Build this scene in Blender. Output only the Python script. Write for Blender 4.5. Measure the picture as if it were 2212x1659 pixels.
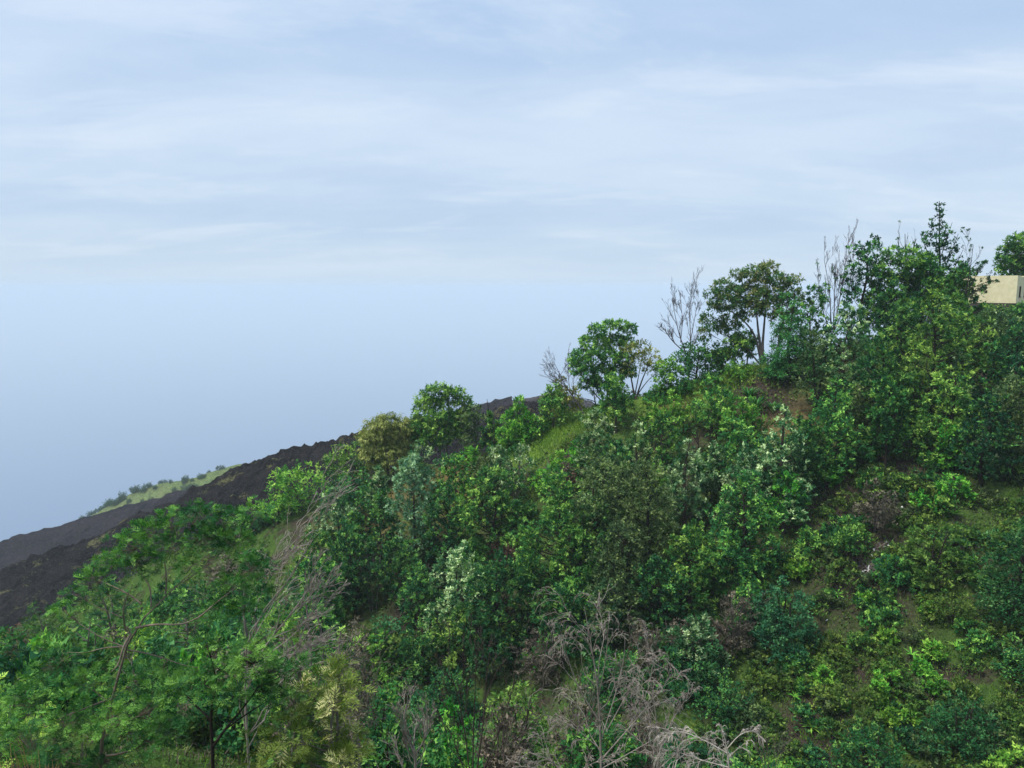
import bpy, math, random
import numpy as np

for o in list(bpy.data.objects):
    bpy.data.objects.remove(o)
S = bpy.context.scene
COL = S.collection

# ------------------------------------------------------------------ camera
PITCH = math.radians(7.5)
LENS = 26.0
cam_d = bpy.data.cameras.new('camera')
cam_d.lens = LENS
cam_d.sensor_width = 36
cam_d.clip_start = 0.05
cam_d.clip_end = 60000
cam = bpy.data.objects.new('camera', cam_d)
COL.objects.link(cam)
cam.location = (0, 0, 0)
cam.rotation_euler = (math.radians(90) - PITCH, 0, 0)
S.camera = cam

# ------------------------------------------------------------------ sky, sun, exposure
SUN_EL, SUN_AZ = math.radians(62), math.radians(-112)   # azimuth from +Y, negative = to the left
w = bpy.data.worlds.new('World')
S.world = w
w.use_nodes = True
nt = w.node_tree
nt.nodes.clear()


def nd(tree, kind, **kw):
    n = tree.nodes.new(kind)
    for k, v in kw.items():
        setattr(n, k, v)
    return n


def vmath(tree, op, a, b=None):
    n = nd(tree, 'ShaderNodeVectorMath', operation=op)
    for i, x in enumerate((a, b)):
        if x is None:
            continue
        if isinstance(x, bpy.types.NodeSocket):
            tree.links.new(x, n.inputs[i])
        else:
            n.inputs[i].default_value = x
    return n.outputs[0]


def smath(tree, op, a, b=None, clamp=False):
    n = nd(tree, 'ShaderNodeMath', operation=op, use_clamp=clamp)
    for i, x in enumerate((a, b)):
        if x is None:
            continue
        if isinstance(x, bpy.types.NodeSocket):
            tree.links.new(x, n.inputs[i])
        else:
            n.inputs[i].default_value = x
    return n.outputs[0]


def mixc(tree, f, a, b):
    n = nd(tree, 'ShaderNodeMix', data_type='RGBA')
    for i, x in ((0, f), (6, a), (7, b)):
        if isinstance(x, bpy.types.NodeSocket):
            tree.links.new(x, n.inputs[i])
        elif i == 0:
            n.inputs[0].default_value = x
        else:
            n.inputs[i].default_value = (*x, 1) if len(x) == 3 else x
    return n.outputs[2]


def noise(tree, vec, scale, detail=4, rough=0.5, dist=0.0):
    n = nd(tree, 'ShaderNodeTexNoise')
    if vec is not None:
        tree.links.new(vec, n.inputs['Vector'])
    n.inputs['Scale'].default_value = scale
    n.inputs['Detail'].default_value = detail
    n.inputs['Roughness'].default_value = rough
    n.inputs['Distortion'].default_value = dist
    return n.outputs['Fac']


def ramp(tree, fac, stops, interp='LINEAR'):
    n = nd(tree, 'ShaderNodeValToRGB')
    cr = n.color_ramp
    cr.interpolation = interp
    while len(cr.elements) < len(stops):
        cr.elements.new(0.5)
    for e, (p, c) in zip(cr.elements, stops):
        e.position = p
        e.color = (*c, 1) if len(c) == 3 else (c[0], c[0], c[0], 1)
    tree.links.new(fac, n.inputs[0])
    return n.outputs[0]


EXPOSURE = 1.6
tc = nd(nt, 'ShaderNodeTexCoord')
dirv = vmath(nt, 'NORMALIZE', tc.outputs['Generated'])
sep = nd(nt, 'ShaderNodeSeparateXYZ')
nt.links.new(dirv, sep.inputs[0])
zup = smath(nt, 'MAXIMUM', sep.outputs[2], 0.0)
den = smath(nt, 'ADD', zup, 0.16)
plane = nd(nt, 'ShaderNodeCombineXYZ')
nt.links.new(smath(nt, 'DIVIDE', sep.outputs[0], den), plane.inputs[0])
nt.links.new(smath(nt, 'DIVIDE', sep.outputs[1], den), plane.inputs[1])
plane.inputs[2].default_value = 3.7
# slanting streaks of stratus
mp = nd(nt, 'ShaderNodeMapping')
nt.links.new(plane.outputs[0], mp.inputs[0])
mp.inputs['Rotation'].default_value = (0, 0, math.radians(-9))
mp.inputs['Scale'].default_value = (0.50, 0.95, 1.0)
mp.inputs['Location'].default_value = (1.3, 0.4, 0)
n1 = noise(nt, mp.outputs[0], 0.75, 3, 0.5, 0.35)
n2 = noise(nt, mp.outputs[0], 2.1, 6, 0.58, 0.5)
n3 = noise(nt, mp.outputs[0], 6.5, 5, 0.6, 0.3)
cl = smath(nt, 'ADD', smath(nt, 'MULTIPLY', n1, 0.62), smath(nt, 'ADD', smath(nt, 'MULTIPLY', n2, 0.30), smath(nt, 'MULTIPLY', n3, 0.08)))
cover = ramp(nt, cl, [(0.38, (0.0,)), (0.50, (0.5,)), (0.62, (1.0,))], 'B_SPLINE')
sky = nd(nt, 'ShaderNodeTexSky', sky_type='NISHITA')
sky.sun_disc = False
sky.sun_elevation = SUN_EL
sky.sun_rotation = SUN_AZ
sky.air_density = 1.0
sky.dust_density = 2.5
K = 1.0 / 0.1
thin = tuple(K * v for v in (0.143, 0.194, 0.266))
thick = tuple(K * v for v in (0.219, 0.257, 0.305))
clouds = mixc(nt, cover, thin, thick)
# bright thin wisps
wisp = ramp(nt, noise(nt, mp.outputs[0], 1.9, 7, 0.62, 0.5), [(0.52, (0.0,)), (0.70, (1.0,))])
clouds = mixc(nt, smath(nt, 'MULTIPLY', wisp, 0.55), clouds, tuple(K * v for v in (0.265, 0.29, 0.322)))
hz = smath(nt, 'SUBTRACT', 1.0, smath(nt, 'DIVIDE', zup, 0.17), True)
hz = smath(nt, 'MULTIPLY', smath(nt, 'MULTIPLY', hz, hz), 0.92)
clouds = mixc(nt, hz, clouds, tuple(K * v for v in (0.222, 0.272, 0.326)))
skymix = mixc(nt, 0.92, sky.outputs[0], clouds)
# overcast sky grows brighter towards the zenith
grow = smath(nt, 'ADD', smath(nt, 'MULTIPLY', smath(nt, 'POWER', zup, 2.5), 0.8), 0.98)
sc_ = nd(nt, 'ShaderNodeVectorMath', operation='SCALE')
nt.links.new(skymix, sc_.inputs[0])
nt.links.new(grow, sc_.inputs['Scale'])
bg = nd(nt, 'ShaderNodeBackground')
bg.inputs[1].default_value = 0.1
nt.links.new(sc_.outputs[0], bg.inputs[0])
wo = nd(nt, 'ShaderNodeOutputWorld')
nt.links.new(bg.outputs[0], wo.inputs[0])

sun_d = bpy.data.lights.new('sun', 'SUN')
sun_d.energy = 1.5
sun_d.angle = math.radians(11)
sun_d.color = (1.0, 0.95, 0.86)
sun = bpy.data.objects.new('sun', sun_d)
COL.objects.link(sun)
sun.rotation_euler = (math.radians(90) - SUN_EL, 0, math.radians(180) - SUN_AZ)

S.view_settings.view_transform = 'Standard'
S.view_settings.look = 'None'
S.view_settings.gamma = 1.0
S.view_settings.exposure = EXPOSURE
S.cycles.max_bounces = 6
S.cycles.diffuse_bounces = 3
S.cycles.glossy_bounces = 2
S.cycles.transmission_bounces = 4
S.cycles.volume_bounces = 1
S.cycles.transparent_max_bounces = 8
S.cycles.use_denoising = True

# ------------------------------------------------------------------ photo pixel (2212 x 1659 view) <-> world
FP = LENS / 36.0 * 2212
CP, SP = math.cos(PITCH), math.sin(PITCH)


def ray(vx, vy):
    a, b = (vx - 1106) / FP, (829.5 - vy) / FP
    return np.array([a, CP + b * SP, -SP + b * CP])


def at(vx, vy, Y):
    d = ray(vx, vy)
    return d * (Y / d[1])


# ------------------------------------------------------------------ numpy noise and terrain height
_perm = np.random.RandomState(7).rand(512, 512)


def vnoise(x, y):
    xi, yi = np.floor(x).astype(int), np.floor(y).astype(int)
    fx, fy = x - xi, y - yi
    fx, fy = fx * fx * (3 - 2 * fx), fy * fy * (3 - 2 * fy)
    g = lambda i, j: _perm[i % 512, j % 512]
    return (g(xi, yi) * (1 - fx) + g(xi + 1, yi) * fx) * (1 - fy) + (g(xi, yi + 1) * (1 - fx) + g(xi + 1, yi + 1) * fx) * fy - 0.5


def fbm(x, y, octv=4, gain=0.5):
    r, a = 0, 1
    for k in range(octv):
        r = r + a * vnoise(x * 2 ** k + 17.3 * k, y * 2 ** k + 5.1 * k)
        a *= gain
    return r


_crest = [(-500, 1610, 108), (0, 1395, 101), (250, 1272, 98), (450, 1165, 96), (700, 1085, 94), (900, 1012, 91), (1060, 985, 89), (1200, 905, 87),
          (1350, 862, 85), (1500, 832, 84), (1600, 808, 83), (1800, 762, 82), (2000, 705, 82), (2110, 695, 83), (2260, 690, 84), (2500, 670, 86)]
_cp = np.array([at(*c) for c in _crest])


def sm(x):
    x = np.clip(x, 0, 1)
    return x * x * (3 - 2 * x)


def ground(X, Y, rough=True):
    X, Y = np.asarray(X, float), np.asarray(Y, float)
    zc = np.interp(X, _cp[:, 0], _cp[:, 2]) + 0.33 * (np.minimum(X - _cp[0, 0], 0) + np.maximum(X - _cp[-1, 0], 0) * 0.6)
    yc = np.interp(X, _cp[:, 0], _cp[:, 1])
    d = yc - Y
    front = (np.sqrt(d * d + 9) + d) / 2
    back = (np.sqrt(d * d + 9) - d) / 2
    F = zc + 1.4 - 0.56 * front - 0.34 * back
    O = -1.7 - 0.72 * np.maximum(Y - 1.0, 0) - 0.1 * np.maximum(Y - 3, 0) * sm(Y / 10) * 0
    left = sm((-X - 2) / 18)
    O = O + left * 0.35 * np.maximum(Y - 14, 0) + 0.12 * np.minimum(X, 0) * sm(Y / 12)
    O = O - 0.10 * np.maximum(X - 4, 0) * sm(Y / 20)
    k = 2.5
    z = (F + O + np.sqrt((F - O) ** 2 + k * k)) / 2
    if rough:
        am = sm((Y - 2) / 10)
        z = z + am * (1.1 * fbm(X / 9.0, Y / 9.0, 4) + 0.25 * fbm(X / 1.7 + 9, Y / 1.7, 2))
    return z


def hit(vx, vy, y0=6.0, y1=125.0):
    d = ray(vx, vy)
    Y = np.linspace(y0, y1, 1600)
    P = d[None, :] * (Y / d[1])[:, None]
    dz = P[:, 2] - ground(P[:, 0], P[:, 1])
    i = np.argmax(dz < 0)
    if dz[i] >= 0:
        i = np.argmin(dz)
    p = P[i]
    return np.array([p[0], p[1], ground(p[0], p[1])])


# ------------------------------------------------------------------ materials
MATS = {}


def new_mat(name):
    m = bpy.data.materials.new(name)
    m.use_nodes = True
    m.node_tree.nodes.clear()
    MATS[name] = m
    return m, m.node_tree


def out(tree, sh, disp=None):
    o = nd(tree, 'ShaderNodeOutputMaterial')
    tree.links.new(sh, o.inputs[0])


def leaf_mat(name, dark, mid, lite, trans=0.20, hue=0.35, rough=0.55):
    m, t = new_mat(name)
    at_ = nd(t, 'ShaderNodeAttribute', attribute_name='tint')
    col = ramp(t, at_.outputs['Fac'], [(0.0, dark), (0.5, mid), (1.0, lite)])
    oi = nd(t, 'ShaderNodeObjectInfo')
    hsv = nd(t, 'ShaderNodeHueSaturation')
    t.links.new(col, hsv.inputs['Color'])
    r = oi.outputs['Random']
    t.links.new(smath(t, 'ADD', smath(t, 'MULTIPLY', r, 0.035 * hue / 0.35), 0.5 - 0.0175 * hue / 0.35), hsv.inputs['Hue'])
    t.links.new(smath(t, 'ADD', smath(t, 'MULTIPLY', smath(t, 'FRACT', smath(t, 'MULTIPLY', r, 7.3)), 0.35), 0.85), hsv.inputs['Value'])
    bs = nd(t, 'ShaderNodeBsdfPrincipled')
    t.links.new(hsv.outputs[0], bs.inputs['Base Color'])
    bs.inputs['Roughness'].default_value = rough
    bs.inputs['Specular IOR Level'].default_value = 0.07
    tr = nd(t, 'ShaderNodeBsdfTranslucent')
    tcol = nd(t, 'ShaderNodeMix', data_type='RGBA', blend_type='MULTIPLY')
    tcol.inputs[0].default_value = 1.0
    t.links.new(hsv.outputs[0], tcol.inputs[6])
    tcol.inputs[7].default_value = (1.25, 1.35, 0.6, 1)
    t.links.new(tcol.outputs[2], tr.inputs[0])
    mx = nd(t, 'ShaderNodeMixShader')
    mx.inputs[0].default_value = trans
    t.links.new(bs.outputs[0], mx.inputs[1])
    t.links.new(tr.outputs[0], mx.inputs[2])
    out(t, mx.outputs[0])
    return m


leaf_mat('deep', (.007, .046, .020), (.022, .112, .036), (.17, .37, .075))
leaf_mat('mid', (.012, .072, .022), (.042, .170, .036), (.30, .52, .10))
leaf_mat('pale', (.016, .078, .030), (.060, .180, .066), (.50, .64, .33))
leaf_mat('light', (.036, .125, .020), (.105, .27, .036), (.38, .58, .10))
leaf_mat('bright', (.016, .115, .018), (.055, .26, .030), (.26, .56, .07))
leaf_mat('olive', (.075, .11, .026), (.19, .235, .060), (.40, .42, .14))
leaf_mat('reddish', (.020, .095, .030), (.060, .185, .050), (.26, .28, .10))
leaf_mat('brown', (.020, .044, .018), (.052, .102, .036), (.19, .26, .09))
leaf_mat('silver', (.030, .098, .048), (.085, .205, .098), (.32, .47, .26))
leaf_mat('acacia', (.009, .050, .016), (.030, .116, .028), (.135, .29, .055))
leaf_mat('cream', (.050, .11, .018), (.15, .23, .045), (.60, .60, .28))
leaf_mat('cypress', (.009, .060, .022), (.028, .135, .038), (.12, .32, .070))
leaf_mat('blue', (.009, .060, .028), (.028, .130, .048), (.12, .30, .10))
leaf_mat('succulent', (.040, .16, .020), (.10, .30, .035), (.30, .52, .08), trans=0.15)
leaf_mat('cover', (.020, .052, .013), (.058, .130, .025), (.19, .28, .058))
leaf_mat('dry', (.050, .044, .034), (.105, .093, .070), (.21, .182, .13), trans=0.1)
leaf_mat('grass', (.045, .10, .015), (.12, .23, .030), (.28, .36, .065))
leaf_mat('straw', (.22, .16, .06), (.38, .28, .11), (.52, .42, .20), trans=0.2)
leaf_mat('far_leaf', (.018, .055, .024), (.035, .090, .038), (.07, .14, .055))
leaf_mat('russet', (.045, .028, .020), (.10, .060, .045), (.17, .11, .08))


def wood_mat(name, a, b, scale=6.0):
    m, t = new_mat(name)
    tc = nd(t, 'ShaderNodeTexCoord')
    mp = nd(t, 'ShaderNodeMapping')
    t.links.new(tc.outputs['Object'], mp.inputs[0])
    mp.inputs['Scale'].default_value = (1, 1, 0.3)
    n = noise(t, mp.outputs[0], scale, 5, 0.65)
    col = ramp(t, n, [(0.3, a), (0.7, b)])
    bs = nd(t, 'ShaderNodeBsdfPrincipled')
    t.links.new(col, bs.inputs['Base Color'])
    bs.inputs['Roughness'].default_value = 0.85
    bs.inputs['Specular IOR Level'].default_value = 0.05
    out(t, bs.outputs[0])
    return m


wood_mat('bark', (.035, .028, .024), (.10, .080, .066))
wood_mat('bark_pale', (.10, .080, .064), (.27, .215, .17))
wood_mat('bark_dark', (.014, .011, .011), (.045, .036, .032))
wood_mat('bark_grey', (.07, .060, .055), (.19, .165, .15))
wood_mat('deadwood', (.112, .098, .086), (.34, .30, .262))
wood_mat('bleached', (.20, .18, .16), (.52, .47, .42))
wood_mat('deadwood_dark', (.030, .024, .022), (.085, .067, .060))
wood_mat('bare_twig', (.055, .048, .050), (.15, .130, .135))
wood_mat('dead_brown', (.060, .053, .045), (.19, .168, .14))


def ground_mat():
    m, t = new_mat('soil')
    geo = nd(t, 'ShaderNodeNewGeometry')
    a = nd(t, 'ShaderNodeAttribute', attribute_name='patch')
    n = noise(t, geo.outputs['Position'], 0.35, 6, 0.65)
    f = noise(t, geo.outputs['Position'], 3.0, 6, 0.7)
    soil = ramp(t, f, [(0.3, (.018, .014, .012)), (0.55, (.042, .034, .026)), (0.75, (.085, .070, .048))])
    green = ramp(t, f, [(0.3, (.018, .040, .011)), (0.6, (.055, .100, .022)), (0.8, (.12, .16, .04))])
    base = mixc(t, ramp(t, n, [(0.37, (0,)), (0.53, (1,))]), soil, green)
    tan = ramp(t, f, [(0.3, (.06, .045, .020)), (0.7, (.19, .15, .06))])
    lush = ramp(t, f, [(0.3, (.06, .13, .02)), (0.7, (.20, .32, .05))])
    sp = nd(t, 'ShaderNodeSeparateColor')
    t.links.new(a.outputs['Color'], sp.inputs[0])
    base = mixc(t, sp.outputs[0], base, lush)
    base = mixc(t, sp.outputs[1], base, tan)
    base = mixc(t, sp.outputs[2], base, soil)
    bs = nd(t, 'ShaderNodeBsdfPrincipled')
    t.links.new(base, bs.inputs['Base Color'])
    bs.inputs['Roughness'].default_value = 0.95
    bs.inputs['Specular IOR Level'].default_value = 0.0
    bp = nd(t, 'ShaderNodeBump')
    bp.inputs['Strength'].default_value = 0.7
    bp.inputs['Distance'].default_value = 0.15
    t.links.new(f, bp.inputs['Height'])
    t.links.new(bp.outputs[0], bs.inputs['Normal'])
    out(t, bs.outputs[0])


ground_mat()


def lava_mat(name, dark, brown, grass, scale, gthr):
    m, t = new_mat(name)
    geo = nd(t, 'ShaderNodeNewGeometry')
    mp = nd(t, 'ShaderNodeMapping')
    t.links.new(geo.outputs['Position'], mp.inputs[0])
    mp.inputs['Rotation'].default_value = (0, 0, math.radians(20))
    mp.inputs['Scale'].default_value = (0.55, 1.3, 1.0)
    n = noise(t, mp.outputs[0], scale * 0.22, 5, 0.6)
    f = noise(t, geo.outputs['Position'], scale * 2.2, 6, 0.75)
    g = noise(t, mp.outputs[0], scale * 0.16, 6, 0.7, 0.6)
    base = mixc(t, ramp(t, n, [(0.35, (0,)), (0.65, (1,))]), dark, brown)
    base = mixc(t, ramp(t, f, [(0.48, (0.0,)), (0.66, (0.9,))]), base, tuple(min(1, 2.8 * c) for c in brown))
    gm = smath(t, 'MULTIPLY', ramp(t, g, [(gthr, (0,)), (gthr + 0.07, (1,))]), ramp(t, f, [(0.38, (0,)), (0.6, (1,))]))
    base = mixc(t, gm, base, grass)
    bs = nd(t, 'ShaderNodeBsdfPrincipled')
    t.links.new(base, bs.inputs['Base Color'])
    bs.inputs['Roughness'].default_value = 1.0
    bs.inputs['Specular IOR Level'].default_value = 0.0
    bp = nd(t, 'ShaderNodeBump')
    bp.inputs['Strength'].default_value = 1.0
    bp.inputs['Distance'].default_value = 0.8
    t.links.new(f, bp.inputs['Height'])
    t.links.new(bp.outputs[0], bs.inputs['Normal'])
    out(t, bs.outputs[0])


lava_mat('lava', (.004, .004, .005), (.019, .0165, .017), (.15, .15, .065), 1.0, 0.57)
lava_mat('lava_old', (.006, .006, .008), (.019, .0155, .018), (.07, .06, .045), 0.45, 0.68)
lava_mat('ridge_lava', (.020, .020, .022), (.032, .028, .028), (.06, .08, .04), 0.3, 0.62)
lava_mat('hill_grass', (.055, .085, .028), (.085, .115, .040), (.13, .15, .06), 0.35, 0.48)


def simple(name, col, rough=0.8, spec=0.3):
    m, t = new_mat(name)
    bs = nd(t, 'ShaderNodeBsdfPrincipled')
    tc = nd(t, 'ShaderNodeTexCoord')
    f = noise(t, tc.outputs['Object'], 7.0, 5, 0.6)
    c = ramp(t, f, [(0.3, tuple(0.75 * v for v in col)), (0.7, tuple(min(1, 1.15 * v) for v in col))])
    t.links.new(c, bs.inputs['Base Color'])
    bs.inputs['Roughness'].default_value = rough
    bs.inputs['Specular IOR Level'].default_value = spec
    out(t, bs.outputs[0])


simple('frame_brown', (.045, .032, .030))
simple('glass_dark', (.05, .06, .075), 0.12, 0.6)
simple('shutter_grey', (.16, .18, .21), 0.4)
simple('stone_dark', (.05, .042, .040))
simple('litter_white', (.62, .62, .60), 0.6)
simple('litter_pole', (.10, .08, .065), 0.7)


def plaster_mat():
    m, t = new_mat('plaster')
    tc = nd(t, 'ShaderNodeTexCoord')
    f = noise(t, tc.outputs['Object'], 1.6, 6, 0.7)
    g = noise(t, tc.outputs['Object'], 4.5, 4, 0.6)
    c = ramp(t, f, [(0.3, (.54, .50, .30)), (0.6, (.66, .61, .40)), (0.8, (.72, .67, .47))])
    c = mixc(t, smath(t, 'MULTIPLY', ramp(t, g, [(0.64, (0,)), (0.72, (1,))]), 0.65), c, (.16, .14, .08))
    bs = nd(t, 'ShaderNodeBsdfPrincipled')
    t.links.new(c, bs.inputs['Base Color'])
    bs.inputs['Roughness'].default_value = 0.9
    bs.inputs['Specular IOR Level'].default_value = 0.15
    out(t, bs.outputs[0])


plaster_mat()


def sea_mat():
    m, t = new_mat('sea_water')
    geo = nd(t, 'ShaderNodeNewGeometry')
    bs = nd(t, 'ShaderNodeBsdfPrincipled')
    bs.inputs['Base Color'].default_value = (.012, .062, .165, 1)
    bs.inputs['Specular IOR Level'].default_value = 0.25
    bs.inputs['Roughness'].default_value = 0.35
    f = noise(t, geo.outputs['Position'], 0.05, 6, 0.7)
    bp = nd(t, 'ShaderNodeBump')
    bp.inputs['Strength'].default_value = 0.5
    bp.inputs['Distance'].default_value = 3.0
    t.links.new(f, bp.inputs['Height'])
    t.links.new(bp.outputs[0], bs.inputs['Normal'])
    out(t, bs.outputs[0])


sea_mat()


# ------------------------------------------------------------------ mesh helpers
def mesh_quads(name, V, Q, mat, tint=None, smooth=False):
    """V (n,3); Q (m,4) quads (a repeated last index makes no triangle: keep real quads)."""
    me = bpy.data.meshes.new(name)
    V = np.ascontiguousarray(V, np.float32)
    Q = np.ascontiguousarray(Q, np.int32)
    m, kk = Q.shape
    me.vertices.add(len(V))
    me.vertices.foreach_set('co', V.ravel())
    me.loops.add(m * kk)
    me.loops.foreach_set('vertex_index', Q.ravel())
    me.polygons.add(m)
    me.polygons.foreach_set('loop_start', np.arange(m, dtype=np.int32) * kk)
    me.polygons.foreach_set('use_smooth', np.full(m, bool(smooth)))
    if tint is not None:
        a = me.attributes.new('tint', 'FLOAT', 'FACE')
        a.data.foreach_set('value', np.ascontiguousarray(tint, np.float32))
    me.materials.append(MATS[mat])
    me.update(calc_edges=True)
    return me


def link(name, me, parent=None, loc=(0, 0, 0)):
    o = bpy.data.objects.new(name, me)
    COL.objects.link(o)
    o.location = loc
    if parent is not None:
        o.parent = parent
    return o


def tag(o, label=None, cat=None, group=None, kind=None):
    if label:
        o['label'] = label
    if cat:
        o['category'] = cat
    if group:
        o['group'] = group
    if kind:
        o['kind'] = kind
    return o


def unit(v):
    return v / np.maximum(np.linalg.norm(v, axis=-1, keepdims=True), 1e-9)


class Bag:
    """collects quads for one mesh"""
    def __init__(self, k=4):
        self.V, self.Q, self.T, self.n, self.k = [], [], [], 0, k

    def add(self, V, Q, T=None):
        V = np.asarray(V, float).reshape(-1, 3)
        Q = np.asarray(Q, int).reshape(-1, self.k)
        self.V.append(V)
        self.Q.append(Q + self.n)
        self.n += len(V)
        if T is not None:
            self.T.append(np.asarray(T, float).ravel())

    def tubes(self, P, R, sides=5):
        """P (B,n,3) centre lines, R (B,n) radii"""
        P, R = np.asarray(P, float), np.asarray(R, float)
        if len(P) == 0:
            return
        B, n, _ = P.shape
        ax = unit(P[:, -1] - P[:, 0])
        ref = np.where(np.abs(ax[:, 2:3]) < 0.8, np.array([[0, 0, 1.0]]), np.array([[1.0, 0, 0]]))
        u = unit(np.cross(ax, ref))
        v = np.cross(ax, u)
        th = np.arange(sides) * 2 * math.pi / sides
        ring = u[:, None, None] * np.cos(th)[None, None, :, None] + v[:, None, None] * np.sin(th)[None, None, :, None]
        V = P[:, :, None, :] + ring * R[:, :, None, None]
        idx = np.arange(B * n * sides).reshape(B, n, sides)
        a = idx[:, :-1, :]
        b = idx[:, 1:, :]
        Q = np.stack([a, np.roll(a, -1, 2), np.roll(b, -1, 2), b], -1)
        self.add(V, Q)

    def mesh(self, name, mat, smooth=False):
        return mesh_quads(name, np.concatenate(self.V), np.concatenate(self.Q), mat,
                          np.concatenate(self.T) if self.T else None, smooth)


def leaf_quads(bag, P, D, N, L, W, T, fold=0.0):
    """diamond leaves: base P, direction D, rough normal N, length L, width W"""
    D = unit(D)
    Sd = unit(np.cross(D, N))
    L = np.asarray(L)[:, None]
    W = np.asarray(W)[:, None]
    up = unit(np.cross(Sd, D))
    n = len(P)
    if bag.k == 3:                    # far leaves: one triangle each
        e = P + D * L * .22
        bag.add(np.stack([e + Sd * W * .62, P + D * L * 1.05, e - Sd * W * .62], 1), np.arange(n * 3).reshape(n, 3), T)
        return
    mid = P + D * L * 0.45
    V = np.stack([P, mid + Sd * W * 0.5 + up * L * fold, P + D * L, mid - Sd * W * 0.5 + up * L * fold], 1)
    Q = np.arange(n * 4).reshape(n, 4)
    bag.add(V, Q, T)


# leaf styles: n leaves per cluster, length, width ratio, cluster spread, droop, up bias
STY = {
    'broad': dict(n=14, L=.26, W=.48, cr=.20, droop=.10, up=.55),
    'big': dict(n=13, L=.30, W=.46, cr=.22, droop=.20, up=.45),
    'fine': dict(n=13, L=.21, W=.48, cr=.26, droop=.05, up=.35),
    'willow': dict(n=20, L=.30, W=.30, cr=.30, droop=.75, up=.0),
    'euca': dict(n=17, L=.28, W=.42, cr=.26, droop=.35, up=.2),
    'layer': dict(n=18, L=.26, W=.30, cr=.28, droop=.05, up=.05),
    'small': dict(n=14, L=.14, W=.55, cr=.12, droop=.0, up=.6),
}


def clusters_to_leaves(bag, rng, C, A, T, st, scale=1.0):
    n = st['n']
    m = len(C)
    if m == 0:
        return
    Cr = np.repeat(C, n, 0)
    Ar = np.repeat(A, n, 0)
    Tr = np.repeat(T, n, 0)
    k = m * n
    rnd = unit(rng.normal(size=(k, 3)))
    D = unit(rnd * 0.95 + Ar * 0.65 + np.array([0, 0, st['up'] - st['droop'] * 1.6]))
    off = unit(rng.normal(size=(k, 3))) * (rng.random((k, 1)) ** 0.6) * st['cr'] * scale
    P = Cr + off
    N = unit(np.array([[0, 0, 1.0]]) + rng.normal(size=(k, 3)) * 0.55)
    L = st['L'] * scale * rng.uniform(.5, 1.4, k)
    leaf_quads(bag, P, D, N, L, L * st['W'] * rng.uniform(.8, 1.2, k), np.clip(Tr + rng.normal(size=k) * .10, 0, 1), fold=0.06)


def fern_sprays(bag, rng, C, A, T, L=.20, pairs=5, lf=.09, lw=.28, flat=.35):
    """bipinnate leaves: a rachis of length L with pairs of narrow pinnae"""
    m = len(C)
    D = unit(A)
    N = unit(np.array([[0, 0, 1.0]]) + rng.normal(size=(m, 3)) * flat)
    Sd = unit(np.cross(D, N))
    N = np.cross(Sd, D)
    Ls = L * rng.uniform(.7, 1.25, m)
    for i in range(pairs):
        s = (i + .6) / pairs
        base = C + D * (Ls * s)[:, None] - np.array([0, 0, 1]) * (Ls * s * s * .25)[:, None]
        for sg in (-1, 1):
            dd = unit(D * .75 + Sd * sg * 1.0 + rng.normal(size=(m, 3)) * .12)
            ll = lf * (Ls / L) * (1.1 - .55 * abs(s - .4)) * rng.uniform(.8, 1.2, m)
            leaf_quads(bag, base, dd, N + rng.normal(size=(m, 3)) * .2, ll, ll * lw, np.clip(T + rng.normal(size=m) * .07, 0, 1))
    leaf_quads(bag, C + D * Ls[:, None] * .9 - np.array([0, 0, 1]) * (Ls * .22)[:, None], D, N, lf * (Ls / L), lf * lw * (Ls / L), np.clip(T + .08, 0, 1))


def bezier(p0, p1, p2, n):
    t = np.linspace(0, 1, n)[None, :, None]
    return p0[:, None] * (1 - t) ** 2 + p1[:, None] * 2 * t * (1 - t) + p2[:, None] * t * t


def resample(pts, n):
    pts = np.asarray(pts, float)
    d = np.concatenate([[0], np.cumsum(np.linalg.norm(np.diff(pts, axis=0), axis=1))])
    # smooth by Catmull-Rom-like interpolation: cubic via np.interp on doubled Chaikin points
    for _ in range(2):
        q = [pts[0]]
        for a, b in zip(pts[:-1], pts[1:]):
            q += [a * .75 + b * .25, a * .25 + b * .75]
        q.append(pts[-1])
        pts = np.array(q)
    d = np.concatenate([[0], np.cumsum(np.linalg.norm(np.diff(pts, axis=0), axis=1))])
    t = np.linspace(0, d[-1], n)
    return np.stack([np.interp(t, d, pts[:, k]) for k in range(3)], 1)


ENV = {
    'round': lambda t: np.sqrt(np.clip(1 - (1.9 * t - .95) ** 2, 0, 1)),
    'dome': lambda t: np.sqrt(np.clip(1 - t ** 2, 0, 1)),
    'cone': lambda t: (1 - t) ** .75 * .95 + .06,
    'spire': lambda t: (1 - t) ** 1.1 * .9 + .08,
    'egg': lambda t: np.clip(np.sin(np.pi * (t * .82 + .16)) ** .8, .1, 1),
    'column': lambda t: np.clip(np.sin(np.pi * (t * .9 + .07)), 0, 1) ** .45,
    'umbrella': lambda t: np.clip(.35 + 1.1 * t, 0, 1) * np.sqrt(np.clip(1.02 - t ** 4, 0, 1)),
}


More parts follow.
